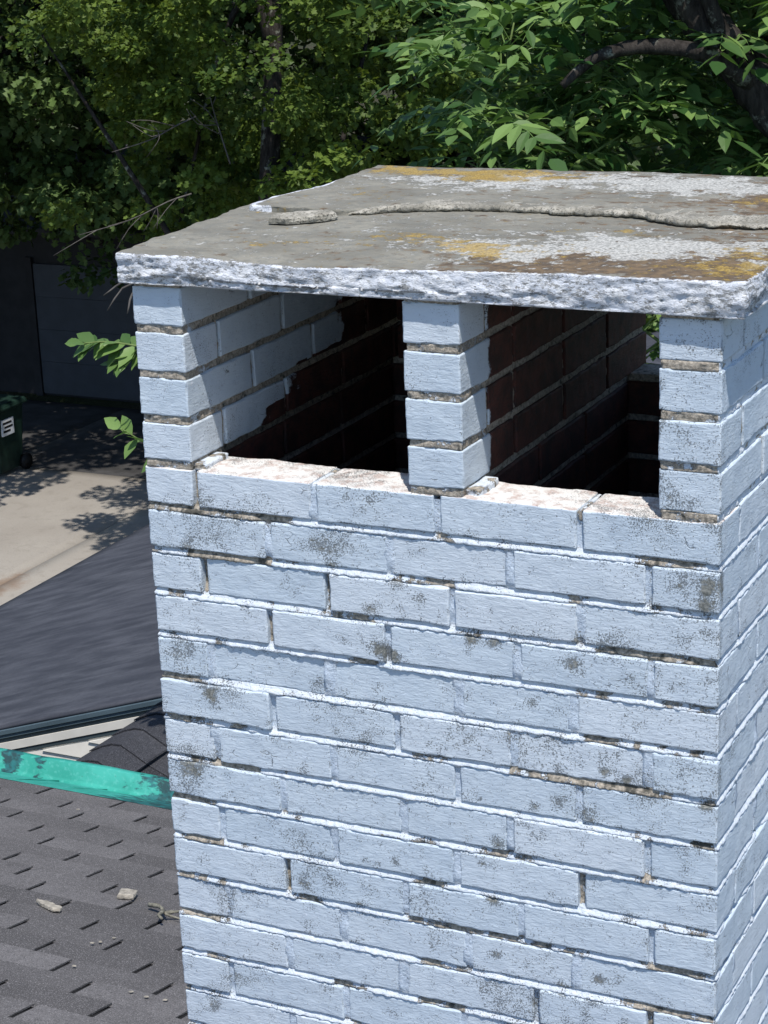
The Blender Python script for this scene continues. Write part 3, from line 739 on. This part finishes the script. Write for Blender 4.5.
# mortar wash at the back of the sill and a smear on the sill ends
for a_ in ((.076, .108, .012, .085, -4*h-.016, -4*h-.004), (.553, .578, .012, .088, -4*h-.016, -4*h-.002), (.735, .7435, .003, .09, -4*h-.03, -4*h-.0135), (.2985, .3075, .003, .09, -4*h-.03, -4*h-.0140)):
    V, F = lump(*a_, '', 1)
    cchild(obj('sill_joint', new_mesh('sill_joint', V, F, MORTAR, attrs={'bare': np.clip(.42+.3*fbm(V, 40, 2, 3), 0, 1), 'grime': np.full(len(V), .5)}), ch))

# two capping stones
def slab(x0, x1, y0_, y1_, z0, z1, n, front_face, seed):
    size = (x1-x0, y1_-y0_, z1-z0); P, Q, N = rbox(size, .0028, n); c = np.array([(x0+x1)/2, (y0_+y1_)/2, (z0+z1)/2])
    G = P+c; sidev = (np.abs(N[:, 2]) < .55).astype(float); hz = (G[:, 2]-z0)/(z1-z0)
    Gs = G*np.array([1, 1, 2.4])
    rk = .0042*fbm(Gs, 13, 3, seed) + .0030*(ridged(Gs, 24, 4, seed+5)-.7) + .0012*fbm(Gs, 130, 2, seed+9)
    rk = rk*(.35+.65*np.sin(np.pi*np.clip(hz, .04, .96)))
    # bottom arris eaten back in places, low-frequency sway of the outline
    rk = rk - .006*sstep(.35, 0, hz)*sstep(-.2, .5, fbm(G*np.array([1, 1, 0]), 9, 2, seed+12))
    G = G + N*(rk*sidev)[:, None]
    top = N[:, 2] > .55
    G[:, 2] += np.where(top, .0018*fbm(G, 6, 2, seed+20) + .0011*fbm(G, 28, 3, seed+22), 0)
    if front_face: G[:, 2] -= np.where(hz > .3, np.interp(G[:, 0], [-.02, .1, .31, .5, .63, .78, 1], [.002, .004, .010, .006, .002, 0, 0])*sstep(.16, -.015, G[:, 1]), 0)
    xl = np.clip((x0+.35-G[:, 0])/.35, 0, 1)
    G[:, 0] += xl*(.016*fbm(G*np.array([0, 1, 0])+.3, 5.5, 3, seed+30) + .006*fbm(G*np.array([0, 1, 0]), 22, 2, seed+31))
    yl = np.clip((y0_+.05-G[:, 1])/.05, 0, 1); G[:, 1] += yl*.003*fbm(G*np.array([1, 0, 0]), 8, 3, seed+33)
    spill = sstep(.010, .001, G[:, 1]-y0_)*top*.55 + sstep(.012, .001, x1-G[:, 0])*top*.5
    side = np.clip(np.where(N[:, 2] < -.3, 1, sidev) + spill, 0, 1)
    return G, Q, side
def lich(G):
    x = G[:, 0]+.09*fbm(G, 6, 3, 301); y = G[:, 1]+.075*fbm(G, 7, 3, 305)
    b = lambda cx, cy, rx, ry: np.exp(-(((x-cx)/rx)**2+((y-cy)/ry)**2))
    warm = .25*x + .9*b(.85, .06, .22, .10) + .7*b(.95, .22, .14, .12) + .6*b(.9, .62, .16, .14) + .45*b(.6, .05, .12, .06) + .4*b(.32, .76, .3, .06) - .13
    crust = .9*b(.62, .15, .16, .045) + .9*b(.80, .25, .15, .05) + .95*b(.65, .72, .28, .09) + .6*b(.3, .70, .2, .06) + .5*b(.47, .10, .05, .06) + .45*b(.95, .45, .1, .06) + .5*b(.75, .20, .35, .12) - .02
    orange = 1.0*b(.17, .80, .13, .045) + .75*b(.30, .76, .16, .05) + .62*b(.50, .13, .12, .05) + .5*b(.20, .14, .03, .03) + .65*b(.93, .12, .09, .12) + .5*b(.68, .33, .04, .02) + .4*b(.36, .20, .1, .04) + .55*b(.90, .60, .1, .06) + .3*b(.14, .52, .08, .05) + .22*b(.55, .14, .3, .09) - .08
    return {'warm': warm, 'crust': crust, 'orange': orange}
G, Q, side = slab(-.016, .985, -.015, .455, -.006, .0445, (250, 118, 13), True, 140)
s1 = cchild(obj('cap_slab', new_mesh('cap_slab', G, Q, SLAB, attrs={'side': side, **lich(G)}), ch)); s1['label'] = 'front capping stone with rough white edge'
G, Q, side = slab(.012, .99, .40, .85, -.004, .055, (220, 100, 12), False, 170)
# rear stone starts behind the wandering cement bead
seam_x = np.array([-.05, .10, .181, .276, .40, .545, .615, .692, .73, .773, .869, 1.05]); seam_y = np.array([.36, .36, .345, .404, .447, .442, .438, .435, .405, .372, .381, .39])
sy = np.interp(G[:, 0], seam_x, seam_y)+.012
G[:, 1] = np.where(G[:, 1] < .62, sy + (G[:, 1]-.40)*(.62-sy)/.22, G[:, 1])
G[:, 2] -= np.where(G[:, 2] > .03, .009*sstep(.70, .95, G[:, 0])*sstep(.65, .42, G[:, 1]), 0)
tl = (G[:, 2] > .05)*sstep(.022, .004, G[:, 0]-np.interp(G[:, 1], np.linspace(.44, .84, 21), [G[np.abs(G[:, 1]-q) < .025, 0].min() for q in np.linspace(.44, .84, 21)]))*sstep(.72, .6, G[:, 1])
sd_ = side*(G[:, 0] < .05)+tl; s2 = cchild(obj('cap_slab', new_mesh('cap_slab', G, Q, SLAB, attrs={'side': np.clip(sd_ + side*(G[:, 0] > .97), 0, 1), **lich(G)}), ch)); s2['label'] = 'rear capping stone with orange and white lichen'
# cement bead along the seam
xb = np.linspace(.205, .93, 210); yb = np.interp(xb, seam_x, seam_y); V = []; nb_ = 12
Pn = np.stack([xb, yb, np.zeros_like(xb)], 1); wob = .011*fbm(Pn, 15, 5, 210, .68); wid = .014+.050*np.clip(fbm(Pn, 11, 3, 215)+.15, 0, 1)+.010*fbm(Pn, 70, 2, 216)
tp = .0562+.0022*fbm(Pn, 22, 3, 220) - .008*sstep(.78, .93, xb) - .004*sstep(.25, .205, xb)
for i in range(len(xb)):
    f0 = yb[i]+wob[i]; prof = [(f0+.014, .042), (f0+.010, .0462), (f0+.001, .0468), (f0-.002, .050), (f0-.0015, tp[i]-.003), (f0+.001, tp[i]), (f0+.010, tp[i]+.0005), (f0+.012+wid[i], tp[i]-.001), (f0+.018+wid[i]*1.7, .0545)]
    for y, z in prof: V.append((xb[i], y, z))
V = np.array(V); V += np.stack([.002*fbm(V, 90, 2, 231), .0045*fbm(V*np.array([1, .4, 1.5]), 62, 3, 232)*(V[:, 2] > .0465), .0022*fbm(V, 80, 3, 233)*(V[:, 2] > .047)], 1); m_ = 9
I = np.arange(len(V)).reshape(len(xb), m_); Q = np.stack([I[:-1, :-1], I[1:, :-1], I[1:, 1:], I[:-1, 1:]], -1).reshape(-1, 4)
cchild(obj('mortar_bead', new_mesh('mortar_bead', V, Q, CEMENT), ch))

# ------------------------------------------------------------------ loose bits
def chunk(poly, th, seed, mat, amp=.003, n=26):
    """flat broken chip with the outline poly (local metres)"""
    poly = np.array(poly); c = poly.mean(0); V = []; k = len(poly)
    ang = np.linspace(0, k, n*2, endpoint=False); ring = np.array([poly[int(a) % k]*(1-a % 1)+poly[(int(a)+1) % k]*(a % 1) for a in ang])
    L = [(1.0, 0), (1.03, th*.35), (1.0, th*.8), (.9, th), (.6, th*1.04), (.3, th*1.02)]
    for s, z in L:
        for q in ring: V.append((*(c+(q-c)*s), z))
    V.append((*c, th*1.03)); V = np.array(V); V += amp*np.stack([fbm(V, 45, 3, seed+i) for i in range(3)], 1)*np.array([1, 1, .7]); V[:len(ring), 2] = 0
    m = len(ring); F = [tuple(range(m))[::-1]]
    for j in range(len(L)-1):
        for i in range(m): F.append((j*m+i, j*m+(i+1) % m, (j+1)*m+(i+1) % m, (j+1)*m+i))
    for i in range(m): F.append(((len(L)-1)*m+i, (len(L)-1)*m+(i+1) % m, len(V)-1))
    return new_mesh('fragment', V, F, mat, smooth=False)
PALE = mat_rough_mortar(); 
o = obj('mortar_fragment', chunk([(-.050, -.022), (-.02, -.034), (.040, -.012), (.058, .010), (.05, .026), (-.01, .026), (-.045, .0)], .012, 300, CEMENT, .0035), None, (.150, .292, .0462), 'flat pale mortar chip lying loose on the stone slab', 'mortar chip'); o.rotation_euler = (0, 0, .35)
def on_roof(o, x, y, rz): 
    o.location = (x, y, roofz(y)+.0145); o.rotation_euler = Matrix.Rotation(-R(15), 3, 'X').to_euler(); o.rotation_euler = (Matrix.Rotation(-R(15), 3, 'X') @ Matrix.Rotation(rz, 3, 'Z')).to_euler()
PALEC = plain('pale_mortar', (.33, .30, .25), .9, .3, 60, .6)
def roof_at(px): return px
o = obj('mortar_fragment', chunk([(-.072, .0), (-.03, -.016), (.05, -.022), (.066, -.004), (.05, .016), (-.03, .014)], .012, 310, PALEC), None, None, 'long pointed mortar chip lying on the grey shingles', 'mortar chip'); on_roof(o, -1.944, 2.208, -.35); 
o = obj('mortar_fragment', chunk([(-.028, -.036), (.026, -.04), (.034, .03), (-.022, .04)], .016, 320, PALEC), None, None, 'squarish pale mortar chip lying on the grey shingles', 'mortar chip'); on_roof(o, -1.827, 2.481, .5)
pts = [[(-.10, 0, .012), (-.04, .01, .02), (.02, -.01, .015), (.10, .015, .012)], [(.0, 0, .018), (.05, -.05, .022), (.09, -.06, .02)], [(.02, -.01, .016), (.06, .05, .03)]]
o = obj('broken_twig', tube_mesh('broken_twig', [tube_vf(spline(p, 8), np.linspace(.0075, .0035, 8), 6, i, .35) for i, p in enumerate(pts)], plain('lichen_twig', (.20, .19, .15), .9, .4, 60, .5)), None, None, 'forked lichen-covered twig on the shingles against the chimney', 'twig'); on_roof(o, -1.602, 2.358, -.5)
rr = random.Random(3)
for (x, y) in ((-2.671, 3.416), (-1.589, 2.051), (-1.611, 1.965), (-1.598, 1.989), (-1.521, 1.74), (-1.257, 1.64), (-1.199, 1.629), (-1.142, 1.639)):
    o = obj('mortar_crumb', chunk([(-.006, -.004), (.005, -.006), (.007, .003), (-.003, .006)], .0028, int(rr.random()*900), PALEC, .0015, 8), None, None, 'tiny pale mortar crumb scattered on the grey shingles', 'mortar crumb', 'mortar crumbs on the shingles'); on_roof(o, x, y, rr.uniform(0, 3))

# ------------------------------------------------------------------ foliage
LEAF = np.array([(0, 0, 0), (.36, .27, .07), (.36, -.27, .07), (1, 0, -.08), (.42, 0, 0)]); LEAFQ = np.array([(0, 2, 3, 4), (0, 4, 3, 1)])
LOBE = np.array([(0, 0, 0), (.25, .42, .08), (.45, .2, .02), (.62, .46, .0), (1, 0, -.1), (.62, -.46, .0), (.45, -.2, .02), (.25, -.42, .08), (.4, 0, .0)]); LOBEQ = np.array([(8, 0, 1, 2), (8, 2, 3, 4), (8, 4, 5, 6), (8, 6, 7, 0)])
def leaves_vf(C, dirs, ups, size, tmpl, quads):
    """many copies of a leaf template; returns verts and quads"""
    d = dirs/np.linalg.norm(dirs, axis=1)[:, None]
    s = np.cross(ups, d); s /= np.maximum(np.linalg.norm(s, axis=1), 1e-6)[:, None]; u = np.cross(d, s)
    V = C[:, None, :] + size[:, None, None]*(tmpl[None, :, 0:1]*d[:, None, :] + tmpl[None, :, 1:2]*s[:, None, :] + tmpl[None, :, 2:3]*u[:, None, :])
    n = len(tmpl); F = (np.arange(len(C))[:, None, None]*n + quads[None]).reshape(-1, 4)
    return V.reshape(-1, 3), F
def maple(name, label, base, fork, cc, cr, nclump, nl, size, seed, mat, clr=.5, dead=(), group=None, nlimb=46):
    rs = np.random.RandomState(seed); cc = np.array(cc); cr = np.array(cr)
    t = thing(name, label, 'tree', base, group); inv = Matrix.Translation(-Vector(base))
    d = rs.normal(size=(nclump, 3)); d /= np.linalg.norm(d, axis=1)[:, None]
    rad = rs.uniform(.42, 1.0, nclump)**.6
    cl = cc + d*rad[:, None]*cr*(1+.18*rs.normal(size=(nclump, 1)))
    rcl = clr*rs.uniform(.55, 1.25, nclump)
    ww = rs.normal(size=(nclump, nl, 3)); ww /= np.linalg.norm(ww, axis=2)[:, :, None]
    ww *= rs.uniform(.2, 1, (nclump, nl, 1))**.5
    C = cl[:, None, :] + ww*rcl[:, None, None]*np.array([1, 1, .55])
    C = C.reshape(-1, 3); n = len(C)
    dirs = np.repeat(d, nl, 0)*.5 + ww.reshape(-1, 3)*.8 + rs.normal(size=(n, 3))*.5 + np.array([0, 0, -.25])
    ups = np.array([0, 0, 1]) + rs.normal(size=(n, 3))*.45
    V, F = leaves_vf(C, dirs, ups, size*rs.uniform(.7, 1.3, n), LOBE, LOBEQ)
    tint = np.clip(np.repeat(rs.uniform(.1, .9, nclump), nl)*.6 + rs.uniform(0, .4, n), 0, 1)
    cw = obj('crown', new_mesh('crown', V, F, mat, smooth=False, attrs={'tint': np.repeat(tint, len(LOBE))}), t, kind='stuff'); cw.matrix_parent_inverse = inv
    tr = spline([base, (np.array(base)*.5+np.array(fork)*.5)+rs.normal(size=3)*.15, fork, cc+np.array([0, 0, cr[2]*.5])], 14)
    tk = obj('trunk', tube_mesh('trunk', [tube_vf(tr, np.linspace(.26, .07, 14), 10, seed, .08)], BARK), t); tk.matrix_parent_inverse = inv
    lb = []
    for i in rs.choice(nclump, min(nclump, nlimb), replace=False):
        j = rs.randint(5, 13); a = tr[j]; b = cl[i]; mid_ = a*.5+b*.5 + np.array([0, 0, .25]) + rs.normal(size=3)*.2
        lb.append(tube_vf(spline([a, mid_, b], 8), np.linspace(.06, .014, 8), 5, i))
    o = obj('limbs', tube_mesh('limbs', lb, BARK), t, kind='stuff'); o.matrix_parent_inverse = inv
    for pts in dead:
        tb_ = [tube_vf(spline(pts, 10), np.linspace(.010, .004, 10), 5, 1)]
        P = spline(pts, 10)
        for q in range(6):
            a = P[rs.randint(2, 9)]; e = a + (P[-1]-P[0])*rs.uniform(.15, .4) + rs.normal(size=3)*.16
            tb_.append(tube_vf(spline([a, (a+e)/2+rs.normal(size=3)*.03, e], 5), np.linspace(.006, .003, 5), 4, q))
        o = obj('dead_branch', tube_mesh('dead_branch', tb_, TWIG), t); o.matrix_parent_inverse = inv
    return t
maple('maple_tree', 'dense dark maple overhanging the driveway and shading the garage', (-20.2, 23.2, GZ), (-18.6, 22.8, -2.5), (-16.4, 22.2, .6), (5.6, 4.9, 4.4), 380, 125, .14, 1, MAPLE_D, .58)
maple('maple_tree', 'sunlit yellow-green maple with bare dead branches beyond the dark-roofed building', (-9.4, 17.8, GZ), (-9.6, 17.5, -4.0), (-9.5, 18.2, -.6), (2.9, 2.3, 3.4), 260, 165, .082, 2, MAPLE, .36, nlimb=8,
      dead=[[(-9.80, 16.3, -2.70), (-9.98, 16.1, -2.76), (-10.32, 15.86, -2.93), (-10.79, 15.58, -3.06)], [(-9.80, 16.5, -1.90), (-9.98, 16.35, -1.99), (-10.21, 16.2, -2.12), (-10.57, 15.99, -2.23)], [(-9.53, 16.7, -2.43), (-9.67, 16.7, -1.96), (-9.78, 16.7, -1.5)]])
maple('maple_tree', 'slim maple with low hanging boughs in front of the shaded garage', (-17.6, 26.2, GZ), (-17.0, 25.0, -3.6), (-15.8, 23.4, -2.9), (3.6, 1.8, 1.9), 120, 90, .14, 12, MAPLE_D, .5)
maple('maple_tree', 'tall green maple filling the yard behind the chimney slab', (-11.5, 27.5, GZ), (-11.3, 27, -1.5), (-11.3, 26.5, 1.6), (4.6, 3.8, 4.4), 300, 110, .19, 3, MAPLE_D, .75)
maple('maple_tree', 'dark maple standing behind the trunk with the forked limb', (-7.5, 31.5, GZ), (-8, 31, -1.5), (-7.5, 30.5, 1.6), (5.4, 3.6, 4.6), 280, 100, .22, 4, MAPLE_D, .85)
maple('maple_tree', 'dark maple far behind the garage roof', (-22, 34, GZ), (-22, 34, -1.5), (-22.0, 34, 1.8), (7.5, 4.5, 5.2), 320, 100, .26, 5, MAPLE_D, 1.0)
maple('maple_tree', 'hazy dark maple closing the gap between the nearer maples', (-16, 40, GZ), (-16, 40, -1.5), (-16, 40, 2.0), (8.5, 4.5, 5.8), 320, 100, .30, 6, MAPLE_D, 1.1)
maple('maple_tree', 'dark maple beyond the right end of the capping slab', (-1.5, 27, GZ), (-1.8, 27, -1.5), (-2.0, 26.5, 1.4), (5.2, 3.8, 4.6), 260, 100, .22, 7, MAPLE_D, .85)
maple('maple_tree', 'broad unseen maple added left of the driveway to block sky light', (-25.5, 16.5, GZ), (-25.2, 16.6, -2.5), (-24.0, 16.8, 1.6), (5.2, 5.2, 5.2), 300, 110, .22, 15, MAPLE_D, .85)  # outside the view, added to dim the sky over the driveway
# low shrubs in the shade under the far trees
for i, (x, y, r, hgt) in enumerate(((-12.6, 29.5, 2.6, 4.6), (-8.8, 25.8, 2.4, 4.6), (-5.3, 22.0, 2.4, 5.0), (-24.0, 30.5, 2.6, 3.6), (-1.5, 19.5, 2.6, 5.0))):
    nm = ('leafy shrub below the tall maple behind the slab', 'leafy shrub between the two tall maples', 'leafy shrub under the forked trunk', 'leafy shrub beside the shaded garage', 'leafy shrub beyond the right end of the slab')[i]
    maple('shrub', nm, (x, y, GZ), (x, y, GZ+.6), (x, y, GZ+hgt*.55), (r, r*.8, hgt*.5), 90, 90, .18, 40+i, MAPLE_D, .5)

# pinnate leaves: rachis with paired leaflets
def frond_vf(rs, L=.5, pairs=6, lsz=.115):
    P = spline([(0, 0, 0), (L*.35, 0, .06*L/.5), (L*.7, 0, .03), (L, 0, -.08)], 20)
    C = []; Dv = []; Uv = []; S = []
    for i in range(pairs):
        t = .22+.70*i/(pairs-1); p = P[int(t*19)]
        for s in (-1, 1):
            C.append(p); Dv.append((.55+rs.uniform(-.35, .35), s*rs.uniform(.6, 1.1), -.3+rs.uniform(-.6, .3))); Uv.append((rs.uniform(-.55, .55), rs.uniform(-.55, .55), 1)); S.append(lsz*rs.uniform(.8, 1.15)*(1-.35*abs(t-.5)))
    C.append(P[-1]); Dv.append((1, 0, -.4)); Uv.append((0, 0, 1)); S.append(lsz)
    n = len(C)
    T = np.array([(0, 0, 0), (.18, .17, .03), (.45, .23, .03), (.75, .13, -.01), (1, 0, -.06), (.75, -.13, -.01), (.45, -.23, .03), (.18, -.17, .03), (.3, 0, -.01), (.65, 0, -.025)])
    q = np.array([(0, 8, 1, 1), (8, 9, 3, 2), (9, 4, 4, 3), (0, 7, 8, 8), (8, 6, 5, 9), (9, 5, 4, 4)]); q = np.array([(0, 8, 2, 1), (8, 9, 3, 2), (0, 7, 6, 8), (8, 6, 5, 9), (9, 5, 4, 3)])
    V, F = leaves_vf(np.array(C), np.array(Dv, float), np.array(Uv, float), np.array(S), T, q)
    tint = np.repeat(rs.uniform(.0, 1.0, n), len(T))
    tv, tf = tube_vf(P[::4], np.linspace(.004, .0015, len(P[::4])), 4)
    V2 = np.vstack([V, tv]); F2 = [tuple(x) for x in F.tolist()]+[tuple(dict.fromkeys([y+len(V) for y in x])) for x in tf.tolist()]
    return V2, F2, np.concatenate([tint, np.full(len(tv), .9)])
frs = np.random.RandomState(77)
FR = []
for i in range(7):
    V, F, tn = frond_vf(frs, frs.uniform(.34, .54), frs.randint(4, 7), frs.uniform(.12, .165)); FR.append((V, F, tn, new_mesh('leaf', V, F, AIL, smooth=False, attrs={'tint': tn})))
def orient(direction, up):
    d = Vector(direction).normalized(); s = Vector(up).cross(d).normalized(); u = d.cross(s)
    return Matrix((d, s, u)).transposed()
def pinnate_tree(name, label, base, inv_base, shoots, trunk_mesh, seed, nobj, cam_p=(1.74, -2.67, .6), scale=1.0, mat=AIL):
    rs = np.random.RandomState(seed); t = thing(name, label, 'tree', base); inv = Matrix.Translation(-Vector(base))
    for nm, me in trunk_mesh: o = obj(nm, me, t); o.matrix_parent_inverse = inv
    items = []
    for (a, b) in shoots:
        a = np.array(a); b = np.array(b); ax = b-a
        for j in range(rs.randint(5, 10)):
            w = rs.uniform(.35, 1.0); p = a+ax*w + rs.normal(size=3)*.02
            an = j*2.4+rs.uniform(-.4, .4); out = np.array([math.cos(an), math.sin(an), rs.uniform(-.25, .45)]) + ax/np.linalg.norm(ax)*.5
            items.append((p, out, np.array([rs.normal()*.25, rs.normal()*.25, 1]), rs.uniform(.6, 1.25)*scale, rs.randint(len(FR))))
    items.sort(key=lambda it: np.linalg.norm(it[0]-np.array(cam_p)))
    rest = []; rt = []
    for i, (p, dr, up, sc, q) in enumerate(items):
        M = orient(dr, up)
        if i < nobj:
            o = obj('leaf', FR[q][3], t); o.matrix_parent_inverse = inv; o.matrix_basis = Matrix.Translation(Vector(p)) @ (M.to_4x4() @ Matrix.Scale(sc, 4))
        else:
            nl_ = len(FR[q][2]); V = np.array(FR[q][0]) @ np.array(M).T * sc + p; rest.append((V, [f if len(f) == 4 else (*f, f[2]) for f in FR[q][1]])); rt.append(FR[q][2]*.8+rs.uniform(-.1, .2))
    if rest:
        V, F = merge(rest); F = [tuple(dict.fromkeys(f)) for f in F.tolist()]
        o = obj('crown', new_mesh('crown', V, F, mat, smooth=False, attrs={'tint': np.clip(np.concatenate(rt), 0, 1)}), t, kind='stuff'); o.matrix_parent_inverse = inv
    return t
rs = np.random.RandomState(5)
def shoots_in(c, r, n, rs, L=.6, lo=.35):
    out = []
    for i in range(n):
        d = rs.normal(size=3); d /= np.linalg.norm(d); p = np.array(c)+d*np.array(r)*rs.uniform(lo, 1)**.5
        ax = d*np.array([1, 1, .5])+np.array([0, 0, .35])+rs.normal(size=3)*.35; ax /= np.linalg.norm(ax)
        out.append((p-ax*L*.6, p+ax*L*.4))
    return out
TB = (1.15, 8.3, GZ)
tk = spline([TB, (.4, 8.3, -4.2), (-.35, 8.3, -2.0), (-.90, 8.27, -1.15), (-1.19, 8.25, -.76), (-1.44, 8.24, -.47), (-1.69, 8.22, -.18), (-1.87, 8.23, .15), (-2.1, 8.4, 1.2)], 40)
trunk = tube_mesh('trunk', [tube_vf(tk, np.linspace(.20, .08, 40), 14, 2, .12)], BARK)
limb = tube_mesh('limb', [tube_vf(spline([(-1.33, 8.18, -.60), (-1.52, 8.0, -.42), (-1.80, 7.88, -.37), (-1.95, 7.80, -.38), (-2.08, 7.72, -.43), (-2.20, 7.62, -.55)], 16), np.linspace(.055, .022, 16), 10, 3, .15)], BARK)
limb2 = tube_mesh('limb', [tube_vf(spline([(-1.45, 8.22, -.45), (-1.54, 8.12, -.2), (-1.60, 8.12, .05), (-1.63, 8.15, .8)], 12), np.linspace(.05, .03, 12), 8, 4, .12)], BARK)
sh = shoots_in((-2.1, 9.2, -.3), (1.75, 1.4, 1.35), 105, rs) + shoots_in((-.7, 9.2, -.6), (1.6, 1.0, 1.7), 60, rs) + shoots_in((-2.5, 7.9, -.75), (.75, .5, .4), 16, rs, .5, .1) + shoots_in((-1.9, 8.1, -1.95), (.5, .4, .35), 9, rs, .45, .1)
twg = tube_mesh('twigs', [tube_vf(spline([a-(b-a)*.6, a, b], 5), np.linspace(.012, .005, 5), 4, i) for i, (a, b) in enumerate(sh)], STEM)
pinnate_tree('ailanthus_tree', 'leaning dark-trunked tree with pinnate leaves behind the capping slab', TB, None, sh, [('trunk', trunk), ('limb', limb), ('limb', limb2), ('twigs', twg)], 21, 290)

# sapling between the houses; its shoots poke out beside the chimney
SB = (-1.7, 5.25, GZ)
stk = spline([SB, (-1.8, 5.2, -4), (-2.1, 5.1, -2.2), (-2.25, 5.15, -1.5), (-2.2, 5.3, -1.05)], 24)
stem = tube_mesh('trunk', [tube_vf(stk, np.linspace(.05, .015, 24), 8, 3)], BARK)
def leafy_shoot(t, inv, pts, n, rs, size, mat):
    P = spline(pts, 40); o = obj('shoot', tube_mesh('shoot', [tube_vf(P[::3], np.linspace(.008, .003, len(P[::3])), 5)], STEM), t); o.matrix_parent_inverse = inv
    T = np.array([(0, 0, 0), (.10, 0, 0), (.25, .20, .04), (.5, .27, .04), (.78, .15, -.02), (1.02, 0, -.09), (.78, -.15, -.02), (.5, -.27, .04), (.25, -.20, .04), (.35, 0, -.01), (.7, 0, -.03)])
    F = [(0, 1, 9, 2), (1, 8, 9), (2, 9, 3), (9, 10, 4, 3), (8, 7, 9), (9, 7, 6, 10), (10, 6, 5), (10, 5, 4)]; F[0] = (1, 9, 2)
    F.append((0, 1, 2)); F.append((0, 8, 1))
    for i in range(n):
        w = .25+.75*i/(n-1); p = P[int(w*39)]; ax = P[min(39, int(w*39)+1)]-P[max(0, int(w*39)-1)]; ax /= np.linalg.norm(ax)
        s = 1 if i % 2 else -1; sd_ = np.cross(ax, (0, 0, 1)); sd_ /= np.linalg.norm(sd_)
        dr = ax*.6 + sd_*s*rs.uniform(.3, .9) + np.array([0, 0, rs.uniform(-.9, .35)])
        me = new_mesh('leaf', T*size*rs.uniform(.75, 1.15), F, mat, smooth=True, attrs={'tint': np.clip(np.full(len(T), rs.uniform(.25, .95)), 0, 1)})
        o = obj('leaf', me, t); o.matrix_parent_inverse = inv; o.matrix_basis = Matrix.Translation(Vector(p)) @ orient(dr, (rs.normal()*.3-.1, -.5+rs.normal()*.3, 1)).to_4x4()
rs = np.random.RandomState(8)
sap = pinnate_tree('sapling', 'slender leafy sapling growing up behind the chimney, shoots beside its left corner', SB, None, shoots_in((-2.05, 5.6, -.98), (.42, .3, .22), 6, rs, .35, .0), [('trunk', stem)], 31, 90, scale=.8)
inv = Matrix.Translation(-Vector(SB))
leafy_shoot(sap, inv, [(-2.2, 5.15, -1.7), (-2.56, 4.87, -1.45), (-3.0, 4.7, -1.36), (-3.17, 4.64, -1.33), (-3.27, 4.58, -1.33)], 42, rs, .115, AIL)
leafy_shoot(sap, inv, [(-2.3, 5.1, -1.72), (-2.7, 4.8, -1.40), (-3.02, 4.7, -1.37), (-3.14, 4.62, -1.42)], 28, rs, .105, AIL)
leafy_shoot(sap, inv, [(-2.1, 5.1, -2.1), (-2.6, 4.8, -1.92), (-2.95, 4.65, -1.80), (-3.10, 4.58, -1.70)], 16, rs, .125, AIL)
tb_ = []
for i, pts in enumerate([[(-2.45, 5.2, -.75), (-2.75, 4.5, -.98), (-2.90, 4.40, -1.02), (-2.97, 4.35, -1.12)], [(-2.75, 4.5, -.98), (-2.86, 4.4, -1.04), (-2.88, 4.36, -1.13)], [(-2.80, 4.45, -1.0), (-2.9, 4.4, -1.0), (-2.99, 4.36, -1.06)]]):
    tb_.append(tube_vf(spline(pts, 8), np.linspace(.008, .003, 8), 5, i))
o = obj('dead_twig', tube_mesh('dead_twig', tb_, TWIG), sap); o.matrix_parent_inverse = inv
